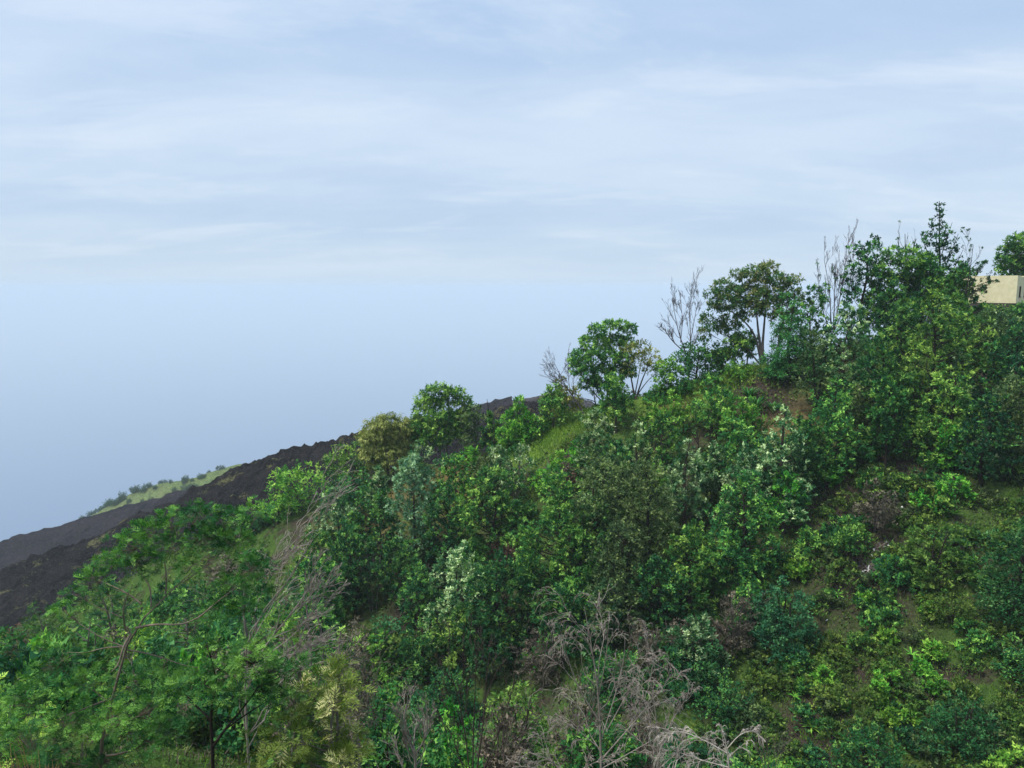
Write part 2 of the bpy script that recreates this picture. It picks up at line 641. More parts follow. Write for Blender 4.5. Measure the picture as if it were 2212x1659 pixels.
def auto_lobes(rng, h, wd, env, cb, n, lr, depth=1.0, shoots=.7):
    i = np.arange(n)
    t = (i + rng.uniform(.1, .9, n)) / n
    if env in ('cone', 'spire', 'dome'):
        t = 1 - np.sqrt(1 - t * .985)
    ang = i * 2.39996 + rng.normal(size=n) * .5
    R = wd / 2 * ENV[env](t) * rng.uniform(.45, .86, n)
    z = h * (cb + (1 - cb) * (t * .95))
    r = lr * wd / 2 * rng.uniform(.7, 1.25, n) * (0.55 + .55 * ENV[env](t))
    z = np.minimum(z, h - r * .75)
    A = np.stack([R * np.cos(ang), R * np.sin(ang) * depth, z, r], 1)
    if shoots:
        m = rng.random(n) < shoots
        q = A[m].copy()
        q[:, :2] += rng.normal(size=(len(q), 2)) * q[:, 3:4] * .45
        q[:, 2] += q[:, 3] * rng.uniform(.75, 1.15, len(q))
        q[:, 3] *= rng.uniform(.28, .5, len(q))
        A = np.concatenate([A, q])
    return A


def foliate(rng, lobes, stems, srad, foliage, wood, style, dens=1.0, lscale=1.0, asc=.55, tint=(.42, .2), pale=0.0, twig=True,
            squash=.78, fern=None, limb_r=None, minz=None, hollow=.55, nleaf=None, twf=.5):
    """limbs from the stems to each lobe, twigs and leaf clusters in each lobe"""
    h = max(lobes[:, 2] + lobes[:, 3])
    st = STY.get(style)
    sp = np.concatenate([resample(s, 24) for s in stems])
    sr = np.concatenate([np.linspace(r0, r1, 24) for r0, r1 in srad])
    for s, (r0, r1) in zip(stems, srad):
        P = resample(s, 11)
        wood.tubes(P[None], np.linspace(r0, r1, 11)[None], 6)
    c = lobes[:, :3]
    # attach point: on a stem, lower than the lobe
    dh = np.linalg.norm(c[:, None, :2] - sp[None, :, :2], axis=2)
    cost = dh + 1.6 * np.abs((c[:, None, 2] - asc * dh) - sp[None, :, 2])
    ai = np.argmin(cost, 1)
    p0, pr = sp[ai], sr[ai]
    mid = p0 * .45 + c * .55
    mid[:, 2] -= .10 * np.linalg.norm(c - p0, axis=1) * (1 if asc > 0 else -1)
    mid += rng.normal(size=mid.shape) * .06 * np.linalg.norm(c - p0, axis=1)[:, None]
    L = bezier(p0, mid, c, 5)
    r0 = np.minimum(pr * .75, np.maximum(.010, .016 * np.linalg.norm(c - p0, axis=1) + .25 * lobes[:, 3] * .05))
    wood.tubes(L, r0[:, None] * np.linspace(1, .35, 5)[None], 3 if (nleaf is not None and twf < .4) else 5)
    # clusters
    if fern:
        area = fern['step'] ** 2
    else:
        area = (st['L'] * lscale * 1.05) ** 2
    if nleaf is not None:
        wt = lobes[:, 3] ** 2
        cnt = np.maximum(3, nleaf / st['n'] * wt / wt.sum()).astype(int)
    else:
        cnt = np.maximum(4, (dens * 4 * math.pi * lobes[:, 3] ** 2 * .8 / (area * 3.2))).astype(int)
    li = np.repeat(np.arange(len(lobes)), cnt)
    k = len(li)
    d = unit(rng.normal(size=(k, 3)) + np.array([0, 0, .35]))
    rad = lobes[li, 3] * (hollow + (1 - hollow) * rng.random(k) ** .7) * rng.uniform(.85, 1.15, k)
    C = c[li] + d * rad[:, None] * np.array([1, 1, squash])
    if minz is not None:
        keep = C[:, 2] > minz
        C, d, li, k = C[keep], d[keep], li[keep], int(keep.sum())
    lob_t = rng.normal(size=len(lobes)) * tint[1] * .8
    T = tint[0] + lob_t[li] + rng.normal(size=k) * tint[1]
    if pale:  # pale young shoots, weighted upward and outward, which also paints in light-catching tops
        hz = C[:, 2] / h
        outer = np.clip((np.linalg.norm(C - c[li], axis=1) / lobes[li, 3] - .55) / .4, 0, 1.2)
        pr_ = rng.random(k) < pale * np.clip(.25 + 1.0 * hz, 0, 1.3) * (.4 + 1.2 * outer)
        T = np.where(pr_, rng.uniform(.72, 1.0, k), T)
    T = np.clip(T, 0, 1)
    if twig:
        sub = rng.random(k) < (twf if not fern else .8)
        q = L[li[sub], 3]
        e = C[sub]
        m = (q + e) / 2 + rng.normal(size=e.shape) * .05
        wood.tubes(np.stack([q, m, e], 1), np.tile(np.array([[.9, .6, .3]]) * (.011 if not fern else .007) * max(.6, lscale), (len(e), 1)), 3)
    if fern:
        A = unit(d + rng.normal(size=(k, 3)) * .5 + np.array([0, 0, .15]))
        for rep in range(fern.get('reps', 3)):
            A2 = unit(A + rng.normal(size=(k, 3)) * .75 * np.array([1, 1, .5]))
            fern_sprays(foliage, rng, C + rng.normal(size=(k, 3)) * fern['step'] * .25, A2, T, fern['L'], fern['pairs'], fern['lf'], fern['lw'], fern.get('flat', .65))
    else:
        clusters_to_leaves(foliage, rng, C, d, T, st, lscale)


def bare_branches(rng, wood, stems, srad, levels, up=.25, droop=0.0, sides=4, tip=.35, wind=(0, 0, 0), rmin=.0035):
    """recursive bare branches: levels = [(children per branch, length ratio, spread angle), ...]"""
    N = 7
    P = [resample(s, N) for s in stems]
    R = [np.linspace(a, b, N) for a, b in srad]
    P, R = np.array(P), np.array(R)
    wood.tubes(P, R, 7)
    for lv, (n, ratio, ang) in enumerate(levels):
        B = len(P)
        Ln = np.linalg.norm(P[:, -1] - P[:, 0], axis=1)
        pi = np.repeat(np.arange(B), n)
        s = rng.uniform(.30, 1.0, B * n)
        f = s * (N - 1)
        i0 = np.clip(f.astype(int), 0, N - 2)
        fr = (f - i0)[:, None]
        p0 = P[pi, i0] * (1 - fr) + P[pi, i0 + 1] * fr
        r0 = (R[pi, i0] * (1 - fr[:, 0]) + R[pi, i0 + 1] * fr[:, 0]) * .62
        par = unit(P[pi, i0 + 1] - P[pi, i0])
        side = unit(np.cross(par, rng.normal(size=par.shape)))
        a = ang * rng.uniform(.6, 1.3, B * n)
        d = unit(par * np.cos(a)[:, None] + side * np.sin(a)[:, None] + np.array([0, 0, up]) + np.array(wind))
        ln = Ln[pi] * ratio * rng.uniform(.55, 1.25, B * n) * (1.15 - .5 * s)
        N = 6 if lv == 0 else 5
        t = np.linspace(0, 1, N)[None, :, None]
        dr = droop * (lv + 1) / len(levels)
        curve = np.zeros((B * n, N, 3))
        curve[:, :, 2] = (-(dr * t ** 2.2) + (up * .25 * t ** 2))[..., 0] * ln[:, None]
        wob = np.cumsum(rng.normal(size=(B * n, N, 3)) * .04, 1) * ln[:, None, None]
        wob[:, 0] = 0
        P = p0[:, None] + d[:, None] * t * ln[:, None, None] * np.array([1, 1, 1]) + curve + wob
        R = np.maximum(r0[:, None] * np.linspace(1, tip, N)[None], rmin)
        wood.tubes(P, R, sides if lv < len(levels) - 1 else 3)
    return P


def thing(name, label, cat, loc, group=None):
    e = bpy.data.objects.new(name, None)
    e.empty_display_size = .3
    COL.objects.link(e)
    e.location = loc
    tag(e, label, cat, group)
    return e


# ------------------------------------------------------------------ setting: terrain, lava, hills, sea
def grid_mesh(name, X, Y, Z, mat, smooth=True):
    n, m = X.shape
    V = np.stack([X, Y, Z], -1).reshape(-1, 3)
    idx = np.arange(n * m).reshape(n, m)
    Q = np.stack([idx[:-1, :-1], idx[:-1, 1:], idx[1:, 1:], idx[1:, :-1]], -1).reshape(-1, 4)
    return mesh_quads(name, V, Q, mat, None, smooth)


# patches of real soil colour: (view x, view y, radius m, channel)   0 lush grass, 1 tan earth, 2 bare dark soil
PATCH = [(1230, 925, 4, 0), (1205, 945, 3, 0), (1270, 905, 3.5, 0), (1440, 852, 3, 0), (1500, 850, 3, 0), (1560, 830, 3, 0), (1600, 805, 2.5, 0), (1100, 970, 3, 0), (1150, 960, 2.5, 0),
         (985, 1008, 3.5, 1), (970, 1000, 2.5, 1), (790, 1125, 5, 1), (770, 1150, 4, 1), (990, 1080, 3, 1), (1470, 862, 2.5, 1), (1640, 835, 4, 2), (1660, 870, 3, 2), (1860, 1215, 5, 2), (1885, 1180, 4, 2),
         (1800, 1065, 6, 2), (1950, 1000, 5, 2), (1900, 960, 4, 2), (1750, 1600, 4, 2), (930, 1330, 5, 2), (1000, 1350, 4, 2), (1240, 975, 3, 2), (1690, 905, 3, 1)]
px = np.linspace(-125, 95, 181)
py = np.concatenate([np.linspace(-30, 0, 8)[:-1], np.linspace(0, 150, 146)])
GX, GY = np.meshgrid(px, py)
me = grid_mesh('hillside', GX, GY, ground(GX, GY), 'soil')
pc = np.zeros((GX.size, 4), np.float32)
pc[:, 3] = 1
for (vx, vy, r, ch) in PATCH:
    c = hit(vx, vy)
    q = np.exp(-((GX - c[0]) ** 2 + ((GY - c[1])) ** 2) / (r * r) * (1 + 1.2 * fbm(GX / 3, GY / 3, 2))).ravel()
    pc[:, ch] = np.maximum(pc[:, ch], np.clip(q * 1.3, 0, 1))
ca = me.attributes.new('patch', 'FLOAT_COLOR', 'POINT')
ca.data.foreach_set('color', pc.ravel())
tag(link('hillside', me), kind='structure')


def flank(name, skyline, Y0, near, slope, back, mat, rough, nx, ny, x0, x1, far=140, skew=0.0, cell=1.0):
    """a volcanic flank whose brow runs through the given skyline points, at distance Y0"""
    pts = np.array([at(vx, vy, Y0 + dy) for vx, vy, dy in skyline])
    xs = np.linspace(x0, x1, nx)
    gs = (pts[1, 2] - pts[0, 2]) / (pts[1, 0] - pts[0, 0])
    ge = (pts[-1, 2] - pts[-2, 2]) / (pts[-1, 0] - pts[-2, 0])
    zs = np.interp(xs, pts[:, 0], pts[:, 2]) + np.minimum(xs - pts[0, 0], 0) * gs + np.maximum(xs - pts[-1, 0], 0) * ge
    ys = np.interp(xs, pts[:, 0], pts[:, 1])
    u = np.linspace(-near, far, ny)
    Xg, U = np.meshgrid(xs, u)
    Yg = U + ys[None, :]
    Zg = zs[None, :] - slope * np.maximum(-U, 0) - back * np.maximum(U, 0)
    k = cell
    Zg = Zg - rough * .30 + rough * (1.0 * fbm(Xg / (16 * k), Yg / (16 * k), 4, .6) + 1.1 * np.abs(fbm(Xg / (4.0 * k) + 40, Yg / (4.0 * k), 3, .7)) + .42 * vnoise(Xg / (.9 * k), Yg / (.9 * k)))
    me = grid_mesh(name, Xg, Yg, Zg, mat, smooth=False)
    return tag(link(name, me), kind='structure')


flank('lava_flow', [(-300, 1355, 0), (0, 1233, 0), (100, 1194, 0), (233, 1140, 0), (340, 1099, 0), (430, 1050, 0), (533, 1003, 0), (633, 968, 0), (737, 941, 0), (780, 930, 0), (900, 908, 0), (1000, 893, 0),
                    (1060, 884, 0), (1110, 872, 0), (1172, 862, 0), (1215, 885, 0), (1400, 930, 0)], 185, 75, .42, .40, 'lava', 2.5, 390, 130, -230, 60, far=60)
flank('old_lava_slope', [(-300, 1262, 0), (0, 1170, 0), (100, 1142, 0), (147, 1127, 0), (200, 1111, 0), (267, 1094, 0), (333, 1081, 0), (400, 1064, 0), (500, 1030, 0), (800, 940, 0)], 330, 130, .36, .25, 'lava_old',
      2.0, 220, 80, -420, 0, far=90, cell=1.6)
flank('grassy_hill', [(60, 1190, 0), (160, 1130, 0), (207, 1106, 0), (253, 1081, 0), (287, 1064, 0), (317, 1051, 0), (367, 1040, 0), (427, 1027, 0), (467, 1013, 0), (517, 1003, 0), (560, 1008, 0), (650, 1000, 0), (800, 985, 0)], 470, 150, .40, .30,
      'hill_grass', 1.2, 180, 70, -520, -40, far=120, cell=2.5)
flank('far_ridge', [(700, 958, 0), (880, 920, 0), (1018, 884, 0), (1040, 877, 0), (1075, 870, 0), (1110, 861, 0), (1168, 853, 0), (1210, 848, 0), (1300, 872, 0), (1500, 890, 0)], 430, 120, .35, .3, 'ridge_lava', 1.0, 160, 60, -140, 110, far=120, cell=2.0)

b = Bag()
b.add([(-16000, -4000, -1100), (16000, -4000, -1100), (16000, 24000, -1100), (-16000, 24000, -1100)], [(0, 1, 2, 3)])
tag(link('sea', b.mesh('sea', 'sea_water')), kind='structure')

# the lower flank of the island that carries the slopes down to the sea
b = Bag()
n = 40
xs = np.linspace(-2600, 2200, n)
ys = np.linspace(-900, 900, 24)
Xg, Yg = np.meshgrid(xs, ys)
Zg = -175 + 0.24 * (Xg + 0) - 0.28 * np.maximum(Yg - 250, 0) + 12 * fbm(Xg / 90, Yg / 90, 3)
Zg = np.minimum(Zg, -62 - 0.10 * np.abs(Yg))
tag(link('lower_flank', grid_mesh('lower_flank', Xg, Yg, Zg, 'lava_old')), kind='structure')

# ------------------------------------------------------------------ trees
HREP = []


def seat(vx, base_vy, Y):
    """where a plant stands: on the ground, at the given distance or where the sight line meets the slope"""
    if Y is None:
        return hit(vx, base_vy)
    d = ray(vx, base_vy)
    X = d[0] * Y / d[1]
    return np.array([X, Y, float(ground(X, Y))])


SEED = [100]
LAYERS = 3.7


def seeded():
    SEED[0] += 1
    return np.random.RandomState(SEED[0])


class R2:
    """RandomState with the random()/normal() calls used here"""
    def __init__(self, seed):
        self.r = np.random.RandomState(seed)

    def random(self, size=None):
        return self.r.random_sample(size)

    def normal(self, size=None):
        return self.r.normal(size=size)

    def uniform(self, a, b, size=None):
        return self.r.uniform(a, b, size)


def rngs():
    SEED[0] += 1
    return R2(SEED[0])


KIND = {   # env, crown base, lobes, lobe radius, style, leaf material, wood, tint, pale, stems, asc
    'broad': dict(env='egg', cb=.22, n=26, lr=.36, style='broad', mat='mid', wood='bark', tint=(.40, .22), pale=.18, stems=1, asc=.55),
    'deep': dict(env='egg', cb=.10, n=28, lr=.36, style='broad', mat='deep', wood='bark_dark', tint=(.40, .22), pale=.12, stems=1, asc=.45),
    'clump': dict(env='cone', cb=.06, n=30, lr=.34, style='big', mat='mid', wood='bark_dark', tint=(.40, .20), pale=.22, stems=1, asc=.5),
    'pale': dict(env='cone', cb=.10, n=28, lr=.30, style='broad', mat='pale', wood='bark', tint=(.34, .16), pale=.26, stems=1, asc=.7),
    'silver': dict(env='column', cb=.06, n=26, lr=.48, style='broad', mat='silver', wood='bark', tint=(.46, .16), pale=.24, stems=1, asc=.8),
    'euca': dict(env='round', cb=.30, n=24, lr=.34, style='euca', mat='mid', wood='bark_grey', tint=(.45, .2), pale=.14, stems=2, asc=.7),
    'light': dict(env='round', cb=.12, n=24, lr=.38, style='fine', mat='light', wood='bark', tint=(.45, .2), pale=.12, stems=2, asc=.5),
    'olive': dict(env='round', cb=.20, n=22, lr=.36, style='willow', mat='olive', wood='bark', tint=(.50, .2), pale=.10, stems=2, asc=.6),
    'brown': dict(env='round', cb=.15, n=24, lr=.40, style='fine', mat='brown', wood='bark_dark', tint=(.48, .2), pale=.06, stems=2, asc=.6),
    'layer': dict(env='cone', cb=.04, n=46, lr=.24, style='layer', mat='cypress', wood='bark_dark', tint=(.48, .18), pale=.12, stems=1, asc=.05, squash=.32),
    'dark': dict(env='round', cb=.18, n=22, lr=.42, style='fine', mat='cypress', wood='bark_dark', tint=(.36, .18), pale=.04, stems=1, asc=.5),
    'sparse': dict(env='cone', cb=.12, n=26, lr=.22, style='broad', mat='deep', wood='bark_dark', tint=(.34, .2), pale=.05, stems=1, asc=.8, dens=.55),
    'shrub': dict(env='dome', cb=.10, n=20, lr=.42, style='fine', mat='mid', wood='bark_dark', tint=(.44, .18), pale=.10, stems=3, asc=.5),
    'bluedome': dict(env='dome', cb=.06, n=34, lr=.28, style='fine', mat='blue', wood='bark_dark', tint=(.48, .16), pale=.06, stems=3, asc=.5),
    'bright': dict(env='dome', cb=.10, n=18, lr=.40, style='broad', mat='bright', wood='bark', tint=(.50, .18), pale=.12, stems=3, asc=.5),
    'mound': dict(env='dome', cb=.02, n=30, lr=.30, style='small', mat='cover', wood='bark_dark', tint=(.60, .2), pale=.10, stems=3, asc=.4),
    'feather': dict(env='round', cb=.10, n=26, lr=.36, style='fern', mat='acacia', wood='bark_grey', tint=(.46, .26), pale=.10, stems=2, asc=.6),
}


def plant(kind, name, label, cat, vx, top, base, wpx, Y=None, group=None, lobes=None, stems=None, srad=None, depth=.85, **ov):
    """one tree or shrub: an empty at its foot > trunk, crown"""
    k = dict(KIND[kind])
    k.update(ov)
    if isinstance(stems, int):
        k['stems'], stems = stems, None
    r = rngs()
    B = seat(vx, base, Y)
    sc = B[1] / ray(vx, base)[1] / FP           # metres per view pixel at that distance
    zt = at(vx, top, B[1])[2]
    h = zt - B[2]
    wd = wpx * sc
    HREP.append((name, round(float(B[1]), 1), round(float(h), 1), round(float(wd), 1)))
    h = max(h, .5)
    if lobes is None and B[1] > 45 and cat == 'tree':
        wd *= 1.08
        h *= 1.16
    if lobes is None:
        LB = auto_lobes(r, h, wd, k['env'], k['cb'], k['n'], k['lr'], depth, k.get('shoots', .75))
    else:
        LB = []
        for lo in lobes:
            dy = lo[3] if len(lo) > 3 else r.uniform(-1, 1) * lo[2] * sc * 1.1
            p = at(lo[0], lo[1], B[1] + dy) - B
            LB.append((*p, lo[2] * sc * (1.36 if B[1] > 40 else 1.0)))
        LB = np.array(LB)
    if stems is None:
        ns = k['stems']
        stems, srad = [], []
        tr = .016 * h + .006 * wd + .02
        for i in range(ns):
            a = r.uniform(0, 6.28) if ns > 1 else r.uniform(0, 6.28)
            sp = (.16 * wd if ns > 1 else .05 * wd)
            tp = np.array([math.cos(a) * sp, math.sin(a) * sp, h * r.uniform(.72, .88)])
            m1 = tp * .35 + r.normal(size=3) * .03 * h
            m1[2] = h * .33
            m2 = tp * .7 + r.normal(size=3) * .03 * h
            m2[2] = h * .62
            stems.append(np.array([[0, 0, -.4], m1, m2, tp]))
            srad.append((tr * (.75 if ns > 1 else 1), tr * .22))
    else:
        st2 = []
        for s in stems:
            st2.append(np.array([at(p[0], p[1], B[1] + (p[2] if len(p) > 2 else 0)) - B for p in s]))
        st2[0][0] = (st2[0][0][0], st2[0][0][1], -.5)
        stems = st2
        srad = [(a * sc, c * sc) for a, c in srad]
    e = thing(name, label, cat, B, group)
    wb, fb = Bag(), Bag()
    fern = None
    if k['style'] == 'fern':
        fern = ov.get('fern') or dict(step=.30, L=.30, pairs=4, lf=.15, lw=.34, reps=3)
    ls, dn = k.get('ls', 1.0), k.get('dens', 1.0)
    nleaf, twf = None, .5
    if not fern:
        st = STY[k['style']]
        far = B[1] > 26
        ls *= max(.9, ((2.8 if lobes is not None else 3.0) if far else 2.6) * B[1] / 740 / st['L'])
        A = (math.pi * LB[:, 3] ** 2).sum() * .62 if lobes is not None else wd * h * (1 - k['cb'] * .8) * .72
        nleaf = min(LAYERS * (2.1 if lobes is not None else 1) * dn * A / ((st['L'] * ls) ** 2 * st['W'] * .55), (21000 if lobes is not None else 14000) if B[1] > 30 else 11000)
        if far:
            fb, twf = Bag(3), .2
    else:
        est = (dn * 4 * math.pi * LB[:, 3] ** 2 * .8 / (fern['step'] ** 2 * 3.2)).sum() * fern['reps'] * (2 * fern['pairs'] + 1) * 2
        dn *= min(1.0, (170000 if B[1] < 20 else 11500) / est)
    foliate(r, LB, stems, srad, fb, wb, k['style'], dn, ls, k['asc'], k['tint'], k['pale'], squash=k.get('squash', .78), fern=fern, hollow=k.get('hollow', .5), nleaf=nleaf, twf=twf)
    small = cat in ('shrub', 'bush', 'plant')
    link('stem' if small else 'trunk', wb.mesh('wood', k['wood'], True), e)
    link('foliage' if small else 'crown', fb.mesh('leaves', k['mat']), e)
    return e


def bare(name, label, cat, vx, base, Y, stems, srad, levels, wood='bare_twig', up=.25, droop=0.0, wind=(0, 0, 0), group=None, leaf=None, tip=.35, low=-.5):
    """one leafless tree: an empty at its foot > trunk, twigs (, crown of sparse leaves)"""
    r = rngs()
    B = seat(vx, base, Y)
    sc = B[1] / ray(vx, base)[1] / FP
    st2 = [np.array([at(p[0], p[1], B[1] + (p[2] if len(p) > 2 else 0)) - B for p in s]) for s in stems]
    if low is not None:
        st2[0][0][2] = min(st2[0][0][2], low)
    rad = [(a * sc, c * sc) for a, c in srad]
    HREP.append((name, round(float(B[1]), 1), round(float(max(s[:, 2].max() for s in st2)), 1), 0))
    e = thing(name, label, cat, B, group)
    tb = Bag()
    tb.tubes(np.array([resample(s, 9) for s in st2]), np.array([np.linspace(a, c, 9) for a, c in rad]), 7)
    link('trunk', tb.mesh('trunk', wood, True), e)
    wb = Bag()
    tips = bare_branches(r, wb, st2, [(a * .96, c * .96) for a, c in rad], levels, up, droop, 4, tip, wind, B[1] / 740 * (.10 if B[1] > 40 else .23))
    link('twigs', wb.mesh('twigs', wood, True), e)
    if leaf:
        fb = Bag()
        C = tips[:, -1]
        keep = r.random(len(C)) < leaf[1]
        C = C[keep]
        clusters_to_leaves(fb, r, C, unit(C - C.mean(0)), np.clip(.4 + r.normal(size=len(C)) * .2, 0, 1), STY[leaf[2]], leaf[3])
        link('crown', fb.mesh('leaves', leaf[0]), e)
    return e


# ---- trees along the brow of the slope
BL, BT, SH = 'broadleaf_tree', 'bare_tree', 'shrub'
plant('light', BL, 'fluffy yellow-green tree farthest down the brow, against the black lava', 'tree', 648, 1030, 1180, 118, 93, mat='light')
plant('broad', BL, 'dense rounded green tree below the olive tree, edge against black lava', 'tree', 765, 985, 1125, 128, 92, env='round', cb=.05, style='fine', n=30)
plant('olive', 'olive_tree', 'yellow-olive tree with drooping foliage at the upper end of the lava skyline', 'tree', 842, 893, 1040, 130, 91,
      lobes=[(815, 925, 24), (840, 915, 22), (800, 950, 22), (830, 950, 24), (855, 940, 20), (878, 918, 17), (888, 940, 16), (870, 960, 22), (840, 980, 24), (805, 985, 20), (865, 990, 20), (885, 975, 14), (795, 968, 14), (820, 1010, 18)],
      stems=[[(842, 1040), (835, 1000), (825, 960), (815, 930)], [(845, 1040), (855, 1000), (872, 965), (878, 935)]], srad=[(3, .8), (2.4, .7)])
plant('euca', 'eucalyptus_tree', 'tall skyline tree with light clumped top and darker lower crown, dark forked trunk', 'tree', 962, 833, 995, 130, 91,
      lobes=[(930, 850, 15), (950, 843, 14), (972, 853, 14), (990, 848, 11), (916, 867, 14), (1003, 868, 13), (908, 885, 11), (935, 875, 15), (960, 868, 12), (985, 878, 14), (1012, 878, 8),
             (940, 900, 18), (968, 905, 18), (995, 905, 15), (915, 925, 18), (945, 928, 19), (978, 930, 15), (902, 905, 11), (925, 950, 16), (905, 940, 14), (955, 950, 14), (1000, 935, 13), (893, 918, 9)],
      stems=[[(950, 995), (952, 950), (945, 905), (935, 860)], [(965, 990), (985, 970), (1003, 930), (995, 885)], [(965, 990), (968, 950), (972, 900), (968, 860)]], srad=[(3, .7), (2.8, .7), (2.4, .6)], tint=(.5, .22), pale=.20, asc=.8)
plant('brown', 'thicket_tree', 'small grey-brown twiggy tree right of the tall two-tone skyline tree', 'tree', 1022, 893, 1000, 62, 90, dens=.45, tint=(.40, .2), wood='bark_grey')
plant('sparse', 'slender_tree', 'thin dark tree with a bare spike of twigs above the far ridge', 'tree', 1060, 890, 1005, 55, 89, mat='mid', dens=.6,
      stems=[[(1055, 1005), (1060, 950), (1058, 910), (1052, 862)], [(1057, 985), (1075, 940), (1085, 905)]], srad=[(4.2, .5), (2.6, .6)])
plant('pale', BL, 'pointed light green tree with several thin stems, standing before the far ridge', 'tree', 1135, 855, 1000, 112, 86, mat='light', style='broad', stems=4,
      lobes=[(1122, 868, 9), (1120, 890, 13), (1100, 905, 13), (1140, 905, 15), (1112, 925, 17), (1150, 928, 17), (1175, 925, 13), (1095, 940, 15), (1130, 945, 18), (1165, 950, 16), (1185, 960, 12), (1105, 962, 14), (1145, 968, 15)], pale=.18)
plant('olive', SH, 'rounded olive bush behind the leaning bare tree on the brow', 'bush', 1218, 822, 905, 92, 90, style='fine', mat='olive', tint=(.35, .2), env='dome', cb=.05, n=26)
bare(BT, 'leaning bare grey tree on the brow, twigs fanning left of the big tree', 'tree', 1266, 895, 86, [[(1266, 895), (1245, 865), (1222, 835), (1205, 800), (1198, 785)], [(1228, 842), (1212, 825), (1198, 815)], [(1232, 848), (1228, 820), (1226, 800)]],
     [(2.11, 0.42), (0.87, 0.30), (0.87, 0.24)], [(10, .42, .65), (7, .45, .5), (4, .5, .45)], up=.15)
plant('euca', 'eucalyptus_tree', 'large open green tree on the brow, widest crown left of the small olive tree', 'tree', 1308, 694, 885, 150, 86,
      lobes=[(1290, 715, 13), (1318, 703, 12), (1345, 702, 11), (1362, 712, 10), (1272, 740, 15), (1300, 740, 16), (1330, 735, 15), (1355, 740, 13), (1255, 770, 16), (1285, 775, 18), (1318, 770, 17), (1348, 772, 16), (1245, 795, 13),
             (1270, 805, 16), (1300, 808, 17), (1335, 805, 16), (1362, 800, 12), (1290, 835, 14), (1325, 835, 14), (1265, 828, 11), (1240, 778, 9)],
      stems=[[(1305, 885), (1300, 850), (1285, 800), (1265, 760)], [(1308, 880), (1315, 830), (1318, 770), (1318, 720)], [(1310, 880), (1330, 840), (1345, 790), (1352, 730)], [(1303, 870), (1270, 835), (1250, 800)]], srad=[(2.8, .6), (2.8, .6), (2.2, .5), (1.8, .5)], asc=.9, dens=1.2, tint=(.50, .22), pale=.2)
plant('olive', 'thin_tree', 'small thin-leaved olive tree with dark spreading limbs beside the large open tree', 'tree', 1372, 735, 868, 88, 85, dens=.42, style='fine', mat='olive', ls=.9,
      lobes=[(1362, 755, 13), (1385, 750, 13), (1405, 765, 13), (1350, 775, 12), (1378, 775, 14), (1412, 785, 12), (1425, 790, 9), (1355, 800, 11), (1395, 795, 12), (1420, 805, 9)],
      stems=[[(1372, 868), (1368, 840), (1360, 800), (1358, 765)], [(1373, 865), (1385, 825), (1400, 790), (1408, 765)], [(1373, 858), (1400, 820), (1425, 800)], [(1372, 850), (1382, 800), (1388, 760)]], srad=[(2.6, .5), (2.2, .5), (1.4, .4), (1.4, .4)])
bare(BT, 'pale bare forked tree with several upright limbs against the sky', 'tree', 1488, 765, 86, [[(1488, 790), (1492, 740), (1490, 690), (1488, 640)], [(1482, 765), (1466, 720), (1458, 680), (1452, 650)], [(1478, 760), (1450, 735), (1436, 712), (1428, 705)],
     [(1490, 745), (1500, 690), (1508, 650)], [(1470, 740), (1475, 690), (1470, 650)]], [(1.86, 0.36), (1.49, 0.30), (1.49, 0.30), (1.12, 0.24), (0.99, 0.24)], [(9, .36, .55), (6, .48, .5), (3, .55, .45)], up=.3)
plant('dark', BL, 'dark rounded umbrella-shaped tree below the pale bare forked tree', 'tree', 1502, 738, 838, 112, 85, env='dome', cb=.12, n=30, lr=.30, squash=.5)
plant('euca', 'spreading_tree', 'big spreading tree with reddish-green crown and several leaning dark trunks', 'tree', 1648, 565, 790, 220, 84, mat='reddish',
      lobes=[(1632, 585, 14), (1660, 578, 13), (1610, 600, 13), (1590, 592, 9), (1645, 610, 19), (1672, 600, 16), (1560, 615, 13), (1583, 630, 16), (1612, 632, 17), (1640, 640, 19), (1675, 635, 18), (1700, 610, 12), (1718, 605, 10), (1540, 635, 13), (1565, 650, 17),
             (1595, 660, 18), (1628, 665, 19), (1662, 665, 18), (1690, 650, 15), (1720, 635, 12), (1735, 655, 8), (1545, 665, 14), (1528, 690, 12), (1548, 705, 13), (1570, 695, 14), (1580, 720, 12), (1600, 690, 14), (1525, 715, 11), (1685, 690, 14), (1705, 675, 12), (1600, 740, 12), (1690, 720, 12)],
      stems=[[(1648, 792), (1640, 760), (1630, 720), (1605, 690), (1575, 670)], [(1650, 792), (1642, 745), (1636, 700), (1632, 640)], [(1652, 792), (1646, 760), (1650, 710), (1655, 650), (1655, 610)], [(1676, 780), (1682, 745), (1690, 700), (1705, 650)], [(1640, 785), (1615, 755), (1595, 720)]],
      srad=[(3.6, .8), (4, .8), (3.6, .7), (3.8, .7), (2.2, .5)], asc=.75, dens=1.2, tint=(.48, .22), pale=.16)
plant('layer', 'cypress_tree', 'layered conical cypress-like tree right of the leaning trunks', 'tree', 1702, 632, 885, 125, 79, n=70, lr=.2, cb=.02, tint=(.55, .2), shoots=.3)
bare(BT, 'clump of tall bare brownish stems rising behind the dark upright tree', 'tree', 1798, 720, 84, [[(1798, 730), (1795, 660), (1788, 600), (1780, 560)], [(1800, 720), (1815, 640), (1825, 580), (1830, 530)], [(1796, 720), (1772, 660), (1768, 600)], [(1802, 715), (1830, 650), (1840, 590), (1845, 550)], [(1799, 720), (1804, 640), (1802, 570)]],
     [(1.61, 0.30), (1.61, 0.30), (1.36, 0.30), (1.24, 0.30), (1.36, 0.30)], [(10, .32, .42), (6, .42, .4), (3, .5, .4)], up=.4, leaf=('deep', .02, 'broad', 1.0))
